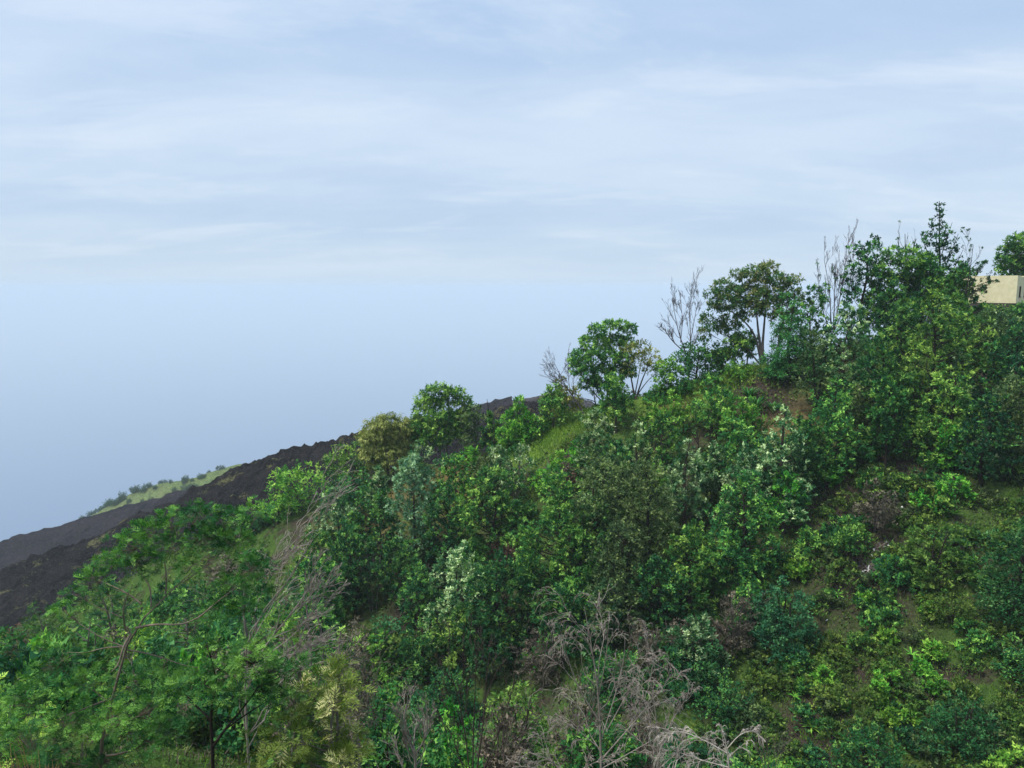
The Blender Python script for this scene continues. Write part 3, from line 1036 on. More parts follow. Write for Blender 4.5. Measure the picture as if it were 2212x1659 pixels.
plant('deep', BL, 'dark upright tree beside the tall bare brownish stems', 'tree', 1862, 548, 760, 88, 83, env='column', n=30, lr=.42, asc=.8)
plant('clump', BL, 'broad yellow-green clumpy tree below the dark spire-shaped tree', 'tree', 1965, 548, 745, 200, 82,
      lobes=[(1912, 560, 16), (1930, 545, 12), (1965, 555, 18), (1990, 565, 18), (1940, 585, 22), (1975, 590, 24), (2010, 590, 22), (1910, 610, 22), (1950, 620, 26), (1990, 625, 26), (2030, 620, 24), (2060, 625, 20), (1895, 645, 20), (1930, 655, 24), (1975, 660, 26), (2020, 655, 24), (2060, 650, 20), (1890, 680, 20), (1935, 690, 22), (2000, 690, 22), (1900, 585, 14), (2075, 600, 14), (2090, 625, 12)],
      tint=(.45, .2), pale=.12, mat='mid')
plant('sparse', 'spire_tree', 'tallest dark spire-shaped tree with bare side twigs, topping the ridge', 'tree', 2028, 430, 680, 110, 84,
      lobes=[(2031, 438, 5), (2026, 452, 5), (2035, 460, 4), (2022, 473, 6), (2033, 482, 6), (2018, 494, 7), (2038, 497, 7), (2049, 507, 5), (1998, 508, 7), (2012, 516, 8), (2030, 514, 9), (2047, 520, 7), (2063, 524, 6), (1990, 528, 7), (2014, 536, 9), (2036, 538, 9), (2057, 541, 8), (2070, 548, 5),
             (1979, 546, 8), (2003, 556, 9), (2028, 560, 9), (2052, 562, 9), (1972, 568, 9), (1994, 578, 10), (2020, 584, 10), (2046, 585, 10), (2070, 575, 8), (1985, 602, 11), (2012, 608, 11), (2040, 610, 11), (2066, 602, 10), (2085, 595, 8), (1962, 590, 8)],
      stems=[[(2030, 690), (2031, 600), (2029, 510), (2029, 434)], [(2031, 600), (2050, 560), (2070, 505)], [(2030, 590), (2005, 550), (1988, 505)], [(2030, 560), (2045, 520), (2057, 480)], [(2030, 540), (2018, 505), (2012, 470)], [(2031, 610), (2062, 580), (2080, 540)], [(2030, 610), (1990, 575), (1968, 545)]],
      srad=[(4, .5), (1.3, .4), (1.3, .4), (1.0, .3), (.9, .3), (1.2, .4), (1.2, .4)], asc=.9, dens=.62, tint=(.34, .2))
plant('deep', BL, 'dark tree tucked against the left foot of the spire-shaped tree', 'tree', 1985, 578, 720, 85, 83, n=30, tint=(.34, .2))
plant('deep', BL, 'dark tree tucked against the right foot of the spire-shaped tree', 'tree', 2066, 590, 720, 80, 82, n=30, tint=(.36, .2))
bare('bare_spire_tree', 'thin bare twiggy spire left of the tallest dark tree', 'tree', 1958, 600, 85, [[(1958, 640), (1956, 580), (1955, 505)], [(1957, 600), (1970, 560), (1976, 520)], [(1957, 600), (1942, 560), (1940, 525)]], [(3, .5), (1.6, .4), (1.6, .4)],
     [(10, .32, .4), (5, .4, .4)], wood='bark_dark', up=.5, leaf=('deep', .10, 'broad', .8))
bare('thin_leaved_tree', 'nearly leafless tree leaning over the corner of the yellow house', 'tree', 2082, 660, 79, [[(2082, 680), (2088, 620), (2098, 570), (2102, 530)], [(2085, 640), (2110, 590), (2130, 570)], [(2083, 632), (2120, 612), (2150, 606)], [(2084, 645), (2110, 628), (2140, 620)]],
     [(1.74, 0.30), (1.12, 0.30), (1.12, 0.30), (0.93, 0.24)], [(8, .32, .6), (5, .42, .55), (2, .5, .5)], wood='bark_dark', up=.2, leaf=('deep', .35, 'broad', .75))
plant('broad', BL, 'rounded green tree behind the yellow house, cut by the picture edge', 'tree', 2196, 508, 660, 90, 97, mat='mid',
      lobes=[(2190, 525, 13), (2208, 520, 14), (2175, 545, 14), (2198, 548, 18), (2220, 545, 18), (2166, 568, 14), (2188, 572, 18), (2212, 575, 20), (2172, 590, 13), (2200, 596, 16), (2230, 590, 20)])
plant('light', BL, 'slim light green tree on the brow, right of the small olive tree', 'tree', 1440, 792, 875, 55, 83, n=20, dens=.8)
plant('euca', 'sapling_tree', 'small round-topped tree on the brow right of the dark umbrella tree', 'tree', 1556, 765, 832, 55, 84, n=18, dens=.9)
plant('broad', BL, 'low green tree on the brow between leaning bare tree and light pointed tree', 'tree', 1195, 848, 930, 60, 85, n=22, style='fine')

# ---- trees on the upper right slope
plant('clump', BL, 'massive clumpy green tree below the yellow house', 'tree', 2005, 658, 905, 220, None, n=44, lr=.30, env='egg', cb=.02)
plant('clump', BL, 'sunlit lower crown standing in front of the massive clumpy tree', 'tree', 2040, 790, 985, 150, None, n=34, mat='mid', tint=(.5, .2), pale=.2)
plant('brown', 'thicket_tree', 'dark brownish thicket right below the yellow house', 'tree', 2150, 690, 830, 100, None, tint=(.36, .2))
plant('deep', BL, 'very dark tree at the right picture edge below the brownish thicket', 'tree', 2185, 735, 960, 130, None, tint=(.30, .18), n=34)
plant('pale', BL, 'pale-tipped tree left of the massive clumpy tree, under the bare stems', 'tree', 1818, 690, 890, 130, None, env='egg', n=34, pale=.2)
plant('deep', BL, 'dark green tree between the cypress-like tree and the massive clumpy tree', 'tree', 1890, 760, 960, 120, None, n=32, env='egg')
plant('clump', BL, 'wide conical green tree in the middle of the right slope, dark ground below it', 'tree', 1785, 830, 1030, 170, None, n=40, env='cone', lr=.32)
plant('brown', 'thicket_tree', 'grey-brown twiggy tree between the cypress-like tree and pale-tipped tree', 'tree', 1760, 740, 900, 90, None, dens=.6)
plant('brown', 'thicket_tree', 'brownish thin shrub tree left of the dark hollow on the right slope', 'tree', 1870, 850, 985, 100, None, dens=.7)
plant('bright', BL, 'bright green young tree under the sunlit lower crown', 'tree', 2045, 930, 1025, 55, None, env='column', cb=.1)
plant('broad', BL, 'small green tree on bare brown soil, left of the bright shrubs', 'tree', 1865, 945, 1020, 48, None, mat='mid', env='egg')
plant('brown', 'thicket_tree', 'olive-brown bushy tree at the right edge, halfway down the slope', 'tree', 2180, 845, 1035, 100, None, tint=(.55, .2), mat='brown', n=34)
plant('pale', BL, 'tall pale-tipped conical tree in the centre right, brightest tips at its top', 'tree', 1682, 880, 1130, 150, None, n=44, pale=.30, tint=(.36, .18), lr=.27)
plant('pale', BL, 'open white-tipped tree left of the tall pale-tipped conical tree', 'tree', 1478, 950, 1150, 120, None, n=34, pale=.46, dens=.75, lr=.26)
plant('pale', BL, 'white-tipped young tree between the two pale conical trees', 'tree', 1585, 1010, 1150, 90, None, n=28, pale=.38, dens=.8)
plant('pale', BL, 'narrow pale conical tree in the centre of the slope, right of the blossom-tipped tree', 'tree', 1373, 918, 1045, 72, None, n=28, pale=.40)
plant('pale', BL, 'pale blossom-tipped tree below the grassy terrace', 'tree', 1285, 905, 1045, 100, None, n=32, env='egg', pale=.30)
plant('broad', BL, 'green tree right under the large open tree, with a blackened trunk beside it', 'tree', 1330, 830, 935, 80, None, mat='mid', env='egg', n=28)
plant('light', BL, 'yellow-green bushy tree by the leaning black trunk on the terrace', 'tree', 1440, 855, 935, 90, None, env='dome', style='broad', n=26)
plant('light', BL, 'light green young tree below the dark umbrella-shaped tree', 'tree', 1540, 830, 935, 110, None, env='dome', style='broad', n=28, mat='mid')
plant('broad', BL, 'green bush tree left of the spiky agaves', 'tree', 1600, 862, 960, 85, None, env='dome', n=26, mat='light', tint=(.35, .2))
bare(BT, 'blackened dead trunk leaning left on the terrace', 'tree', 1455, 965, None, [[(1458, 975), (1425, 945), (1400, 925), (1375, 905)], [(1425, 945), (1418, 925), (1422, 905)]], [(2.48, 0.72), (0.99, 0.36)], [(6, .35, .6), (4, .4, .5)], wood='bark_dark', up=.3)
bare(BT, 'short blackened trunk with one side stub under the large open tree', 'tree', 1290, 885, None, [[(1292, 905), (1286, 870), (1280, 835), (1280, 815)], [(1286, 868), (1270, 862), (1252, 862)]], [(1.98, 0.60), (1.12, 0.48)], [(5, .25, .6), (3, .4, .5)], wood='bark_dark', up=.2)
bare(BT, 'dark leafless sapling in the middle of the slope, between pale trees', 'tree', 1508, 985, None, [[(1510, 1000), (1508, 940), (1500, 890)], [(1508, 950), (1522, 920), (1530, 900)], [(1508, 960), (1492, 930), (1478, 915)]], [(1.61, 0.36), (0.87, 0.30), (0.87, 0.30)], [(8, .35, .5), (4, .4, .5)], wood='bark_dark', up=.4, leaf=('mid', .15, 'fine', 1))

# ---- middle of the slope
plant('silver', BL, 'silvery columnar tree left of centre, palest of the lower trees', 'tree', 893, 1022, 1235, 92, None, n=34)
plant('sparse', BL, 'slender young tree with whorled pale leaves left of the silvery tree', 'tree', 818, 1005, 1120, 58, None, mat='pale', dens=.8, pale=.2)
plant('deep', BL, 'dark rounded tree left of the silvery columnar tree', 'tree', 828, 1088, 1235, 92, None, n=30)
plant('pale', BL, 'pale-tipped bushy tree below the fluffy yellow-green tree', 'tree', 728, 1072, 1215, 95, None, env='egg', pale=.22, n=30)
plant('broad', BL, 'dull green tree under the dense rounded tree at the lava edge', 'tree', 770, 1040, 1140, 95, None, mat='deep', tint=(.5, .18), env='dome', style='fine')
plant('brown', 'thicket_tree', 'grey-brown twiggy tree below the olive tree, in front of the forked trunk', 'tree', 905, 985, 1080, 85, None, dens=.6, mat='pale', tint=(.3, .2), pale=.15)
plant('brown', 'thicket_tree', 'grey twiggy tree with pale tips below the pointed light green tree', 'tree', 1115, 985, 1090, 100, None, dens=.55, mat='pale', tint=(.28, .18), pale=.22, wood='bark_grey')
plant('brown', 'thicket_tree', 'grey-brown twiggy tree in a hollow between two green trees at mid-slope', 'tree', 1045, 1010, 1105, 90, None, dens=.6, tint=(.5, .2))
plant('bright', SH, 'bright green shrub at the foot of the tall two-tone skyline tree', 'bush', 1010, 965, 1010, 62, None)
plant('bright', SH, 'vivid green shrub on the dark bank below the grassy terrace, upper of two', 'bush', 1250, 955, 1000, 46, None)
plant('bright', SH, 'vivid green shrub on the dark bank below the grassy terrace, lower and wider of two', 'bush', 1213, 985, 1030, 62, None)
plant('bright', SH, 'bright green creeping shrub under the lower white-tipped trees', 'bush', 1190, 1020, 1065, 80, None)
plant('deep', BL, 'broad dark tree with yellow-green tips in the centre of the slope', 'tree', 1060, 1040, 1235, 175, None, n=46, mat='mid', tint=(.36, .2), pale=.16, env='egg', lr=.28)
plant('deep', BL, 'dark green tree right of the silvery columnar tree', 'tree', 965, 1075, 1250, 100, None, n=32, mat='deep')
plant('clump', BL, 'large clumpy tree with yellowish tips just right of the picture centre', 'tree', 1205, 1062, 1300, 185, None, n=52, mat='mid', pale=.24, tint=(.38, .2), env='egg', cb=.05, lr=.27)
plant('brown', 'olive_brown_tree', 'olive-brown fine-leaved tree right of the large clumpy centre tree', 'tree', 1300, 1012, 1240, 130, None, n=36, tint=(.55, .2))
plant('brown', 'olive_brown_tree', 'second olive-brown fine-leaved tree, beside the open white-tipped tree', 'tree', 1392, 1030, 1260, 130, None, n=36, tint=(.60, .2))
plant('brown', 'thicket_tree', 'dull brown leafless-looking bush above the olive-brown trees', 'bush', 1225, 1030, 1085, 70, None, mat='russet', dens=.6, env='dome')
plant('brown', 'thicket_tree', 'purplish-brown withered bush near the centre of the slope', 'bush', 1092, 1165, 1240, 85, None, mat='russet', tint=(.6, .2), env='dome', dens=.8)
plant('pale', BL, 'yellowish pale-leaved tree in the lower centre, in front of a dark crown', 'tree', 998, 1205, 1400, 110, None, env='egg', n=34, pale=.42, tint=(.42, .18))
plant('deep', BL, 'broad very dark crown in the lower centre, behind the withered domes', 'tree', 1085, 1230, 1440, 185, None, n=50, env='egg', lr=.28, cb=.02, tint=(.38, .18))
plant('pale', BL, 'small yellow-leaved sapling left of the broad dark crown', 'tree', 948, 1320, 1430, 62, None, env='column', pale=.35, mat='pale', n=22)
plant('deep', BL, 'dark green tree just below the large clumpy centre tree', 'tree', 1245, 1180, 1330, 120, None, n=36, mat='mid', tint=(.3, .18))
plant('clump', BL, 'tall dark-and-light tree left of the blue-green dome shrub', 'tree', 1600, 1060, 1290, 165, None, n=46, env='egg', lr=.28, tint=(.34, .2), mat='mid')
plant('deep', BL, 'clumpy green tree beside the dry thicket, below the open white-tipped tree', 'tree', 1488, 1160, 1335, 150, None, n=46, mat='mid', tint=(.40, .18), lr=.26, env='egg', cb=.02)
plant('bright', BL, 'bright lower boughs of a green tree at the middle right', 'tree', 1690, 1035, 1150, 90, None, env='egg', n=26, tint=(.4, .2))
plant('bluedome', SH, 'large blue-green dome-shaped shrub right of centre, low on the slope', 'shrub', 1688, 1243, 1415, 155, None, n=60, lr=.22)
plant('brown', 'thicket_tree', 'dark tangled tree over the black hollow right of centre', 'tree', 1340, 1160, 1340, 130, None, tint=(.35, .2), n=34)
bare(BT, 'group of thin pale trunks left of the silvery columnar tree', 'tree', 805, 1320, None, [[(805, 1325), (803, 1270), (798, 1225), (790, 1190)], [(800, 1322), (792, 1270), (780, 1230), (772, 1200)], [(812, 1322), (818, 1260), (822, 1200), (826, 1160)]], [(1.49, 0.48), (1.24, 0.42), (1.36, 0.42)], [(7, .30, .6), (4, .4, .55)], wood='bark_grey', up=.2)
bare(BT, 'tangle of grey dead stems below the silvery columnar tree', 'tree', 905, 1330, None, [[(905, 1335), (905, 1280), (898, 1220)], [(915, 1332), (922, 1280), (935, 1240)], [(895, 1330), (880, 1290), (868, 1260)], [(925, 1330), (945, 1290), (955, 1265)]], [(1.49, 0.42), (1.24, 0.36), (0.99, 0.36), (0.93, 0.30)], [(10, .35, .8), (6, .42, .7), (3, .5, .6)], wood='bare_twig', up=.0, droop=.2)
bare(BT, 'pale leafless sapling in the dark hollow right of the broad dark crown', 'tree', 1172, 1325, None, [[(1172, 1330), (1170, 1285), (1166, 1240)], [(1171, 1290), (1150, 1265), (1140, 1250)]], [(1.24, 0.36), (0.87, 0.30)], [(6, .4, .7), (4, .4, .6)], wood='bark_grey', up=.1)

# ---- further trees that close the canopy
plant('pale', BL, 'thin green tree right of the cypress-like tree, sky showing through it', 'tree', 1752, 640, 800, 85, 83, mat='mid', env='egg', dens=.6, pale=.15)
plant('deep', BL, 'dark tree under the broad yellow-green clumpy tree', 'tree', 1925, 640, 800, 120, 80, n=34)
plant('broad', BL, 'green tree filling the gap left of the yellow house', 'tree', 2045, 655, 800, 80, 79, n=34, mat='mid', tint=(.36, .2))
plant('euca', 'sapling_tree', 'slender sapling between the dark umbrella tree and the leaning trunks', 'tree', 1585, 738, 812, 60, 84, dens=.6, n=18)
plant('euca', 'sapling_tree', 'thin sapling with pale stem left of the leaning trunks', 'tree', 1612, 730, 805, 45, 85, dens=.5, n=14)
plant('deep', BL, 'dark tree under the pale-tipped tree with bare trunks before it', 'tree', 765, 1165, 1330, 120, None, n=34)
plant('mid_' if False else 'broad', BL, 'green tree right of the group of thin pale trunks', 'tree', 860, 1190, 1330, 100, None, mat='deep', tint=(.5, .2), n=32)
plant('broad', BL, 'green tree right of the dead pale limbs, under the pale-tipped bushy tree', 'tree', 690, 1175, 1330, 120, None, mat='mid', n=34, tint=(.38, .2))
plant('deep', BL, 'small dark tree under the pale blossom-tipped tree', 'tree', 1330, 975, 1090, 90, None, n=30)
plant('broad', BL, 'dense green tree between the silvery tree and the broad centre tree', 'tree', 985, 1010, 1130, 95, None, mat='mid', tint=(.36, .2), n=30)
plant('pale', BL, 'pale-tipped tree right of the bright shrub at the foot of the skyline trees', 'tree', 1075, 985, 1085, 75, None, env='egg', n=28, pale=.25)
plant('deep', BL, 'dark tree between the large clumpy centre tree and the olive-brown trees', 'tree', 1290, 1110, 1290, 110, None, n=34)
plant('broad', BL, 'green tree below the terrace, left of the narrow pale conical tree', 'tree', 1430, 920, 1030, 95, None, mat='mid', tint=(.32, .2), n=30)
plant('broad', BL, 'mid-green tree between the two pale conical trees on the right slope', 'tree', 1590, 935, 1070, 110, None, mat='mid', n=34, tint=(.36, .2))
plant('deep', BL, 'dark tree behind the tall pale-tipped conical tree', 'tree', 1730, 930, 1080, 110, None, n=34)
plant('deep', BL, 'dark crown above the bright shrubs at the right edge', 'tree', 2120, 880, 1050, 130, None, n=36, tint=(.34, .18))
plant('broad', BL, 'green tree left of the very dark lower-centre crown, beside thin dead stems', 'tree', 905, 1250, 1400, 90, None, mat='deep', tint=(.48, .2), n=30)
plant('deep', BL, 'dark tree in the shade behind the drooping dead tree', 'tree', 1215, 1290, 1430, 120, None, n=34, tint=(.32, .18))
plant('deep', BL, 'dark green tree low in the gully, right of the drooping dead tree', 'tree', 1420, 1230, 1370, 120, None, n=34)
plant('brown', 'thicket_tree', 'dull olive thicket low in the gully, under the olive-brown trees', 'tree', 1330, 1270, 1400, 130, None, n=34, tint=(.45, .2))

# ---- medium trees of the closed canopy: look-alikes that nothing in the photo tells apart
def tree_proto(kind, h=6.0, wd=4.6, **ov):
    k = dict(KIND[kind])
    k.update(ov)
    r = rngs()
    LB = auto_lobes(r, h, wd, k['env'], k['cb'], 30, k['lr'] * .9)
    wb, fb = Bag(), Bag(3)
    tp = np.array([.1, .1, h * .82])
    st = STY[k['style']]
    ls = max(1.0, 3.0 * 68 / 740 / st['L'])
    foliate(r, LB, [np.array([[0, 0, -.5], [.1, 0, h * .3], [0, .15, h * .6], tp])], [(.14, .03)], fb, wb, k['style'], 1.0, ls, k['asc'], k['tint'], k['pale'],
            nleaf=5.0 * wd * h * .75 / ((st['L'] * ls) ** 2 * st['W'] * .55), twf=.28, hollow=.5)
    return wb.mesh('trunk', k['wood'], True), fb.mesh('crown', k['mat'])


TP = [tree_proto('pale', env='egg', pale=.2), tree_proto('clump', env='egg'), tree_proto('deep', cb=.05), tree_proto('broad', cb=.1), tree_proto('clump', 7.5, 3.8, cb=.15), tree_proto('pale', 8.0, 3.4, mat='mid', cb=.2), tree_proto('brown', tint=(.5, .2)), tree_proto('deep', 7.5, 3.2, mat='mid', tint=(.3, .2), env='column', cb=.2), tree_proto('pale', 8.0, 3.2, env='cone', cb=.2), tree_proto('clump', mat='light', tint=(.3, .2))]
rs = np.random.RandomState(44)
tpts = []
while len(tpts) < 44:
    az = rs.uniform(-.45, .76)
    Y = rs.uniform(46, 92)
    X = az * Y
    yc = np.interp(X, _cp[:, 0], _cp[:, 1])
    if Y > yc - (13 if X < 28 else 4):
        continue
    z = float(ground(X, Y))
    dd = Y * CP - z * SP
    vx = 1106 + FP * X / dd
    vy = 829.5 - FP * (Y * SP + z * CP) / dd
    if vy > 1520 or vx < 640 or vx > 2230 or (vx > 1640 and vy > 1040) or (1560 < vx < 1720 and vy < 900) or any((vx - a) ** 2 + ((vy - 30 - c) * 1.3) ** 2 < (60 if ch != 2 else 40) ** 2 for a, c, _, ch in PATCH):
        continue
    if any((X - q[0]) ** 2 + (Y - q[1]) ** 2 < 9.0 for q in tpts):
        continue
    tpts.append((X, Y))
    i = rs.choice(len(TP), p=[.12, .14, .14, .12, .12, .12, .06, .10, .04, .04])
    e = thing('canopy_tree', 'medium green tree merging into the closed canopy on the slope', 'tree', (X, Y, z), 'medium trees of the closed canopy')
    s_ = rs.uniform(.65, 1.1) * (1.0 if Y < 78 else .75)
    e.scale = (s_ * rs.uniform(.9, 1.2), s_, s_ * rs.uniform(.85, 1.15))
    e.rotation_euler = (0, 0, rs.uniform(0, 6.28))
    link('trunk', TP[i][0], e)
    link('crown', TP[i][1], e)

# ---- bushes along the brow
BR = [(1420, 845, 62), (1475, 838, 58), (1595, 800, 50), (1535, 815, 62), (1345, 860, 40), (1250, 880, 35), (1180, 905, 45), (1100, 935, 40), (1720, 770, 70), (1780, 760, 60), (1835, 745, 70), (2110, 690, 60), (2150, 690, 55), (2185, 688, 60), (2215, 688, 55), (905, 1000, 40), (720, 1060, 60), (600, 1090, 80), (540, 1110, 70), (480, 1130, 80)]

# ---- lower right slope: shrubs, succulents, rosettes
plant('brown', 'thicket_shrub', 'grey leafless shrub with tangled twigs above the litter strip', 'shrub', 1888, 1042, 1150, 110, None, mat='dry', dens=.35, tint=(.35, .2), wood='bare_twig', env='dome')
plant('broad', SH, 'rounded green shrub just left of the litter strip', 'shrub', 1830, 1122, 1205, 85, None, env='dome', style='fine', n=28, mat='mid')
plant('bright', SH, 'flat bright green shrub under the very dark tree at the right', 'shrub', 2060, 1032, 1085, 90, None, lr=.34)
plant('bright', SH, 'bright green shrub left of the flat bright green shrub, with rosettes below', 'shrub', 2002, 1068, 1105, 70, None, lr=.34)
plant('bright', SH, 'small bright green shrub among grass at the foot of the wide conical tree', 'shrub', 1797, 1012, 1045, 48, None)
plant('bright', SH, 'green shrub between the tall pale-tipped tree and the litter strip', 'shrub', 1755, 1145, 1195, 70, None, mat='mid')
plant('mound', SH, 'olive-green mound of low scrub above the grassy path', 'shrub', 2015, 1128, 1245, 150, None, n=46)
plant('mound', SH, 'dull green low mound between the litter strip and the olive-green mound', 'shrub', 1925, 1200, 1260, 90, None, mat='mid', tint=(.25, .2))
plant('bluedome', BL, 'dark blue-green tree cut by the right picture edge, low on the slope', 'tree', 2185, 1128, 1345, 150, None, n=50, tint=(.36, .18))
plant('bluedome', SH, 'dark green shrub at the bottom right, left of the yellow-green corner bush', 'shrub', 2075, 1500, 1625, 150, None, n=44, tint=(.36, .18), mat='blue')
plant('bluedome', SH, 'grey-green shrub at the bottom edge, right of the drooping pale branches', 'shrub', 1870, 1560, 1690, 150, None, n=44, tint=(.36, .16), mat='deep')
plant('shrub', SH, 'dark green shrub above the drooping pale branches at the bottom', 'shrub', 1560, 1465, 1560, 120, None, n=36, mat='deep')
plant('succulent_' if False else 'bright', SH, 'yellow-green leafy bush in the bottom right corner', 'bush', 2195, 1625, 1700, 110, None, mat='succulent', n=26)
plant('shrub', SH, 'dark shrub at the right edge, below the dark blue-green tree', 'shrub', 2195, 1390, 1470, 90, None, mat='deep')
plant('shrub', SH, 'green shrub right of the blue-green dome, on bare brown soil', 'shrub', 1790, 1470, 1530, 80, None, mat='cover', tint=(.7, .2))
plant('shrub', SH, 'mid-green shrub on the open slope, right of the yellow-green bushes', 'shrub', 2055, 1290, 1350, 90, None, mat='cover', tint=(.6, .2))


def zz(zx, zy):      # read off an enlarged crop of the photograph
    return 1316.7 + .4048 * zx, 1042 + .4048 * zy


EUPH = [(1500, 435, 36, 'round vivid succulent bush at the lower end of the litter strip'), (1355, 630, 38, 'vivid succulent bush alone below the litter strip'), (1475, 830, 46, 'vivid succulent bush right of the orange-brown bank'),
        (1140, 1045, 62, 'vivid succulent bush below the orange-brown bank, left of the largest one'), (1480, 1070, 78, 'largest yellow-green succulent bush in the middle of the open slope'), (1220, 1190, 42, 'low succulent bush between two star-shaped rosettes near the bottom'),
        (1660, 995, 46, 'yellow-green succulent bush right above the largest one'), (1720, 905, 60, 'loose succulent bush above the yellow-green pair'), (1740, 1085, 64, 'dark-stemmed succulent bush right of the largest one'),
        (1500, 1255, 48, 'small succulent bush under the largest one, on brown grass'), (1600, 1255, 40, 'upright succulent bush right of the small one on brown grass'), (1445, 1165, 32, 'tiny succulent bush touching the foot of the largest one'),
        (1000, 470, 60, 'tight round bright bush left of the rubble strip'), (1770, 390, 46, 'yellow-green succulent bush on the olive mound'), (1700, 680, 34, 'small succulent bush beside a rosette in mid-slope'), (2160, 970, 32, 'small succulent bush near the right edge'),
        (1025, 1090, 34, 'small light succulent bush left of the bank bushes')]
for i, (zx, zy, r_, lab) in enumerate(EUPH):
    vx, vy = zz(zx, zy)
    plant('bright', 'succulent_bush', lab, 'bush', vx, vy - r_ * .40, vy + r_ * .36, r_ * .86, None, group='succulent bushes on the open slope', mat='succulent', style='small', ls=1.1, n=16, lr=.34,
          tint=(.42 + .1 * math.sin(i * 2.1), .22), env='dome', cb=.15, hollow=.7)


def rosette_mesh(seed, n=13, L=.55, W=.075, mat='succulent', erect=.55):
    r = np.random.RandomState(seed)
    b = Bag()
    for i in range(n):
        a = i * 2.39996 + r.normal() * .2
        el = erect * (1 - i / n * .0) + r.normal() * .18
        d = np.array([math.cos(a), math.sin(a), 0])
        s = np.array([-math.sin(a), math.cos(a), 0])
        l = L * r.uniform(.75, 1.15)
        t = np.linspace(0, 1, 5)
        c = d[None] * (t * l * math.cos(el))[:, None]
        c[:, 2] = t * l * math.sin(el) - .30 * l * t ** 2.2
        w_ = W * np.array([.5, .95, 1.0, .7, .08])
        V = np.concatenate([c - s * w_[:, None] * .5 + [0, 0, .012], c, c + s * w_[:, None] * .5 + [0, 0, .012]])
        Q = [(k, k + 1, k + 6, k + 5) for k in range(4)] + [(k + 5, k + 6, k + 11, k + 10) for k in range(4)]
        b.add(V, Q, np.full(8, np.clip(.55 + r.normal() * .2, 0, 1)))
    return b.mesh('rosette_leaves', mat)


def stalk_mesh(h=.25, r_=.03, mat='bark'):
    b = Bag()
    b.tubes(np.array([[[0, 0, -.2], [0.01, 0, h * .5], [0, 0.01, h]]]), np.array([[r_ * 1.2, r_, r_]]), 6)
    return b.mesh('stalk', mat, True)


ROS_M = [rosette_mesh(50 + i, 11 + i, .62 + .05 * i, .085) for i in range(4)]
STK = stalk_mesh()
ROS = [(1235, 205), (1625, 205), (1665, 205), (1610, 270), (1780, 170), (1835, 175), (1670, 145), (1780, 145), (1725, 145), (1465, 545), (1205, 605), (1685, 625), (2070, 645), (2000, 850), (1845, 890), (1260, 900),
       (735, 910), (840, 935), (820, 1045), (835, 1090), (875, 1140), (985, 1150), (815, 1180), (1075, 1315), (1030, 1500), (1120, 1495), (1910, 70), (2195, 775), (1605, 925), (1545, 1195), (975, 1490)]
for i, (zx, zy) in enumerate(ROS):
    vx, vy = zz(zx, zy)
    p = hit(vx, vy + 6)
    e = thing('rosette_plant', 'small star-shaped light green rosette plant on the open slope', 'plant', p, 'star-shaped rosettes on the open slope')
    e.rotation_euler = (random.Random(i).uniform(-.2, .05), 0, i * 1.7)
    k = .85 + .45 * random.Random(i * 3).random()
    e.scale = (k, k, k)
    o = link('leaves', ROS_M[i % 4], e, (0, 0, .24))
    link('stalk', STK, e)

AG_M = [rosette_mesh(90 + i, 34, 1.9, .14, 'cypress', .85) for i in range(2)]
for i, (vx, vy, sc_, lab) in enumerate([(1618, 858, 1.0, 'spiky agave on the dark bank under the leaning trunks, upper of two'), (1632, 882, 1.15, 'spiky agave on the dark bank under the leaning trunks, lower and larger'),
                                        (1668, 884, .8, 'small spiky agave right of the two larger agaves'), (1948, 935, 1.1, 'dark spiky agave at the foot of the massive clumpy tree')]):
    p = hit(vx, vy + 4)
    e = thing('agave_plant', lab, 'plant', p)
    e.rotation_euler = (0, 0, i * 2.2)
    e.scale = (sc_,) * 3
    link('leaves', AG_M[i % 2], e, (0, 0, .15))
    link('stalk', STK, e)

# ---- foreground: feathery acacias, dead trees
FERN = dict(step=.120, L=.18, pairs=5, lf=.082, lw=.27, reps=3)


def f4(zx, zy, dy=0.0):
    return (zx * .3056, 1152 + zy * .3056, dy)


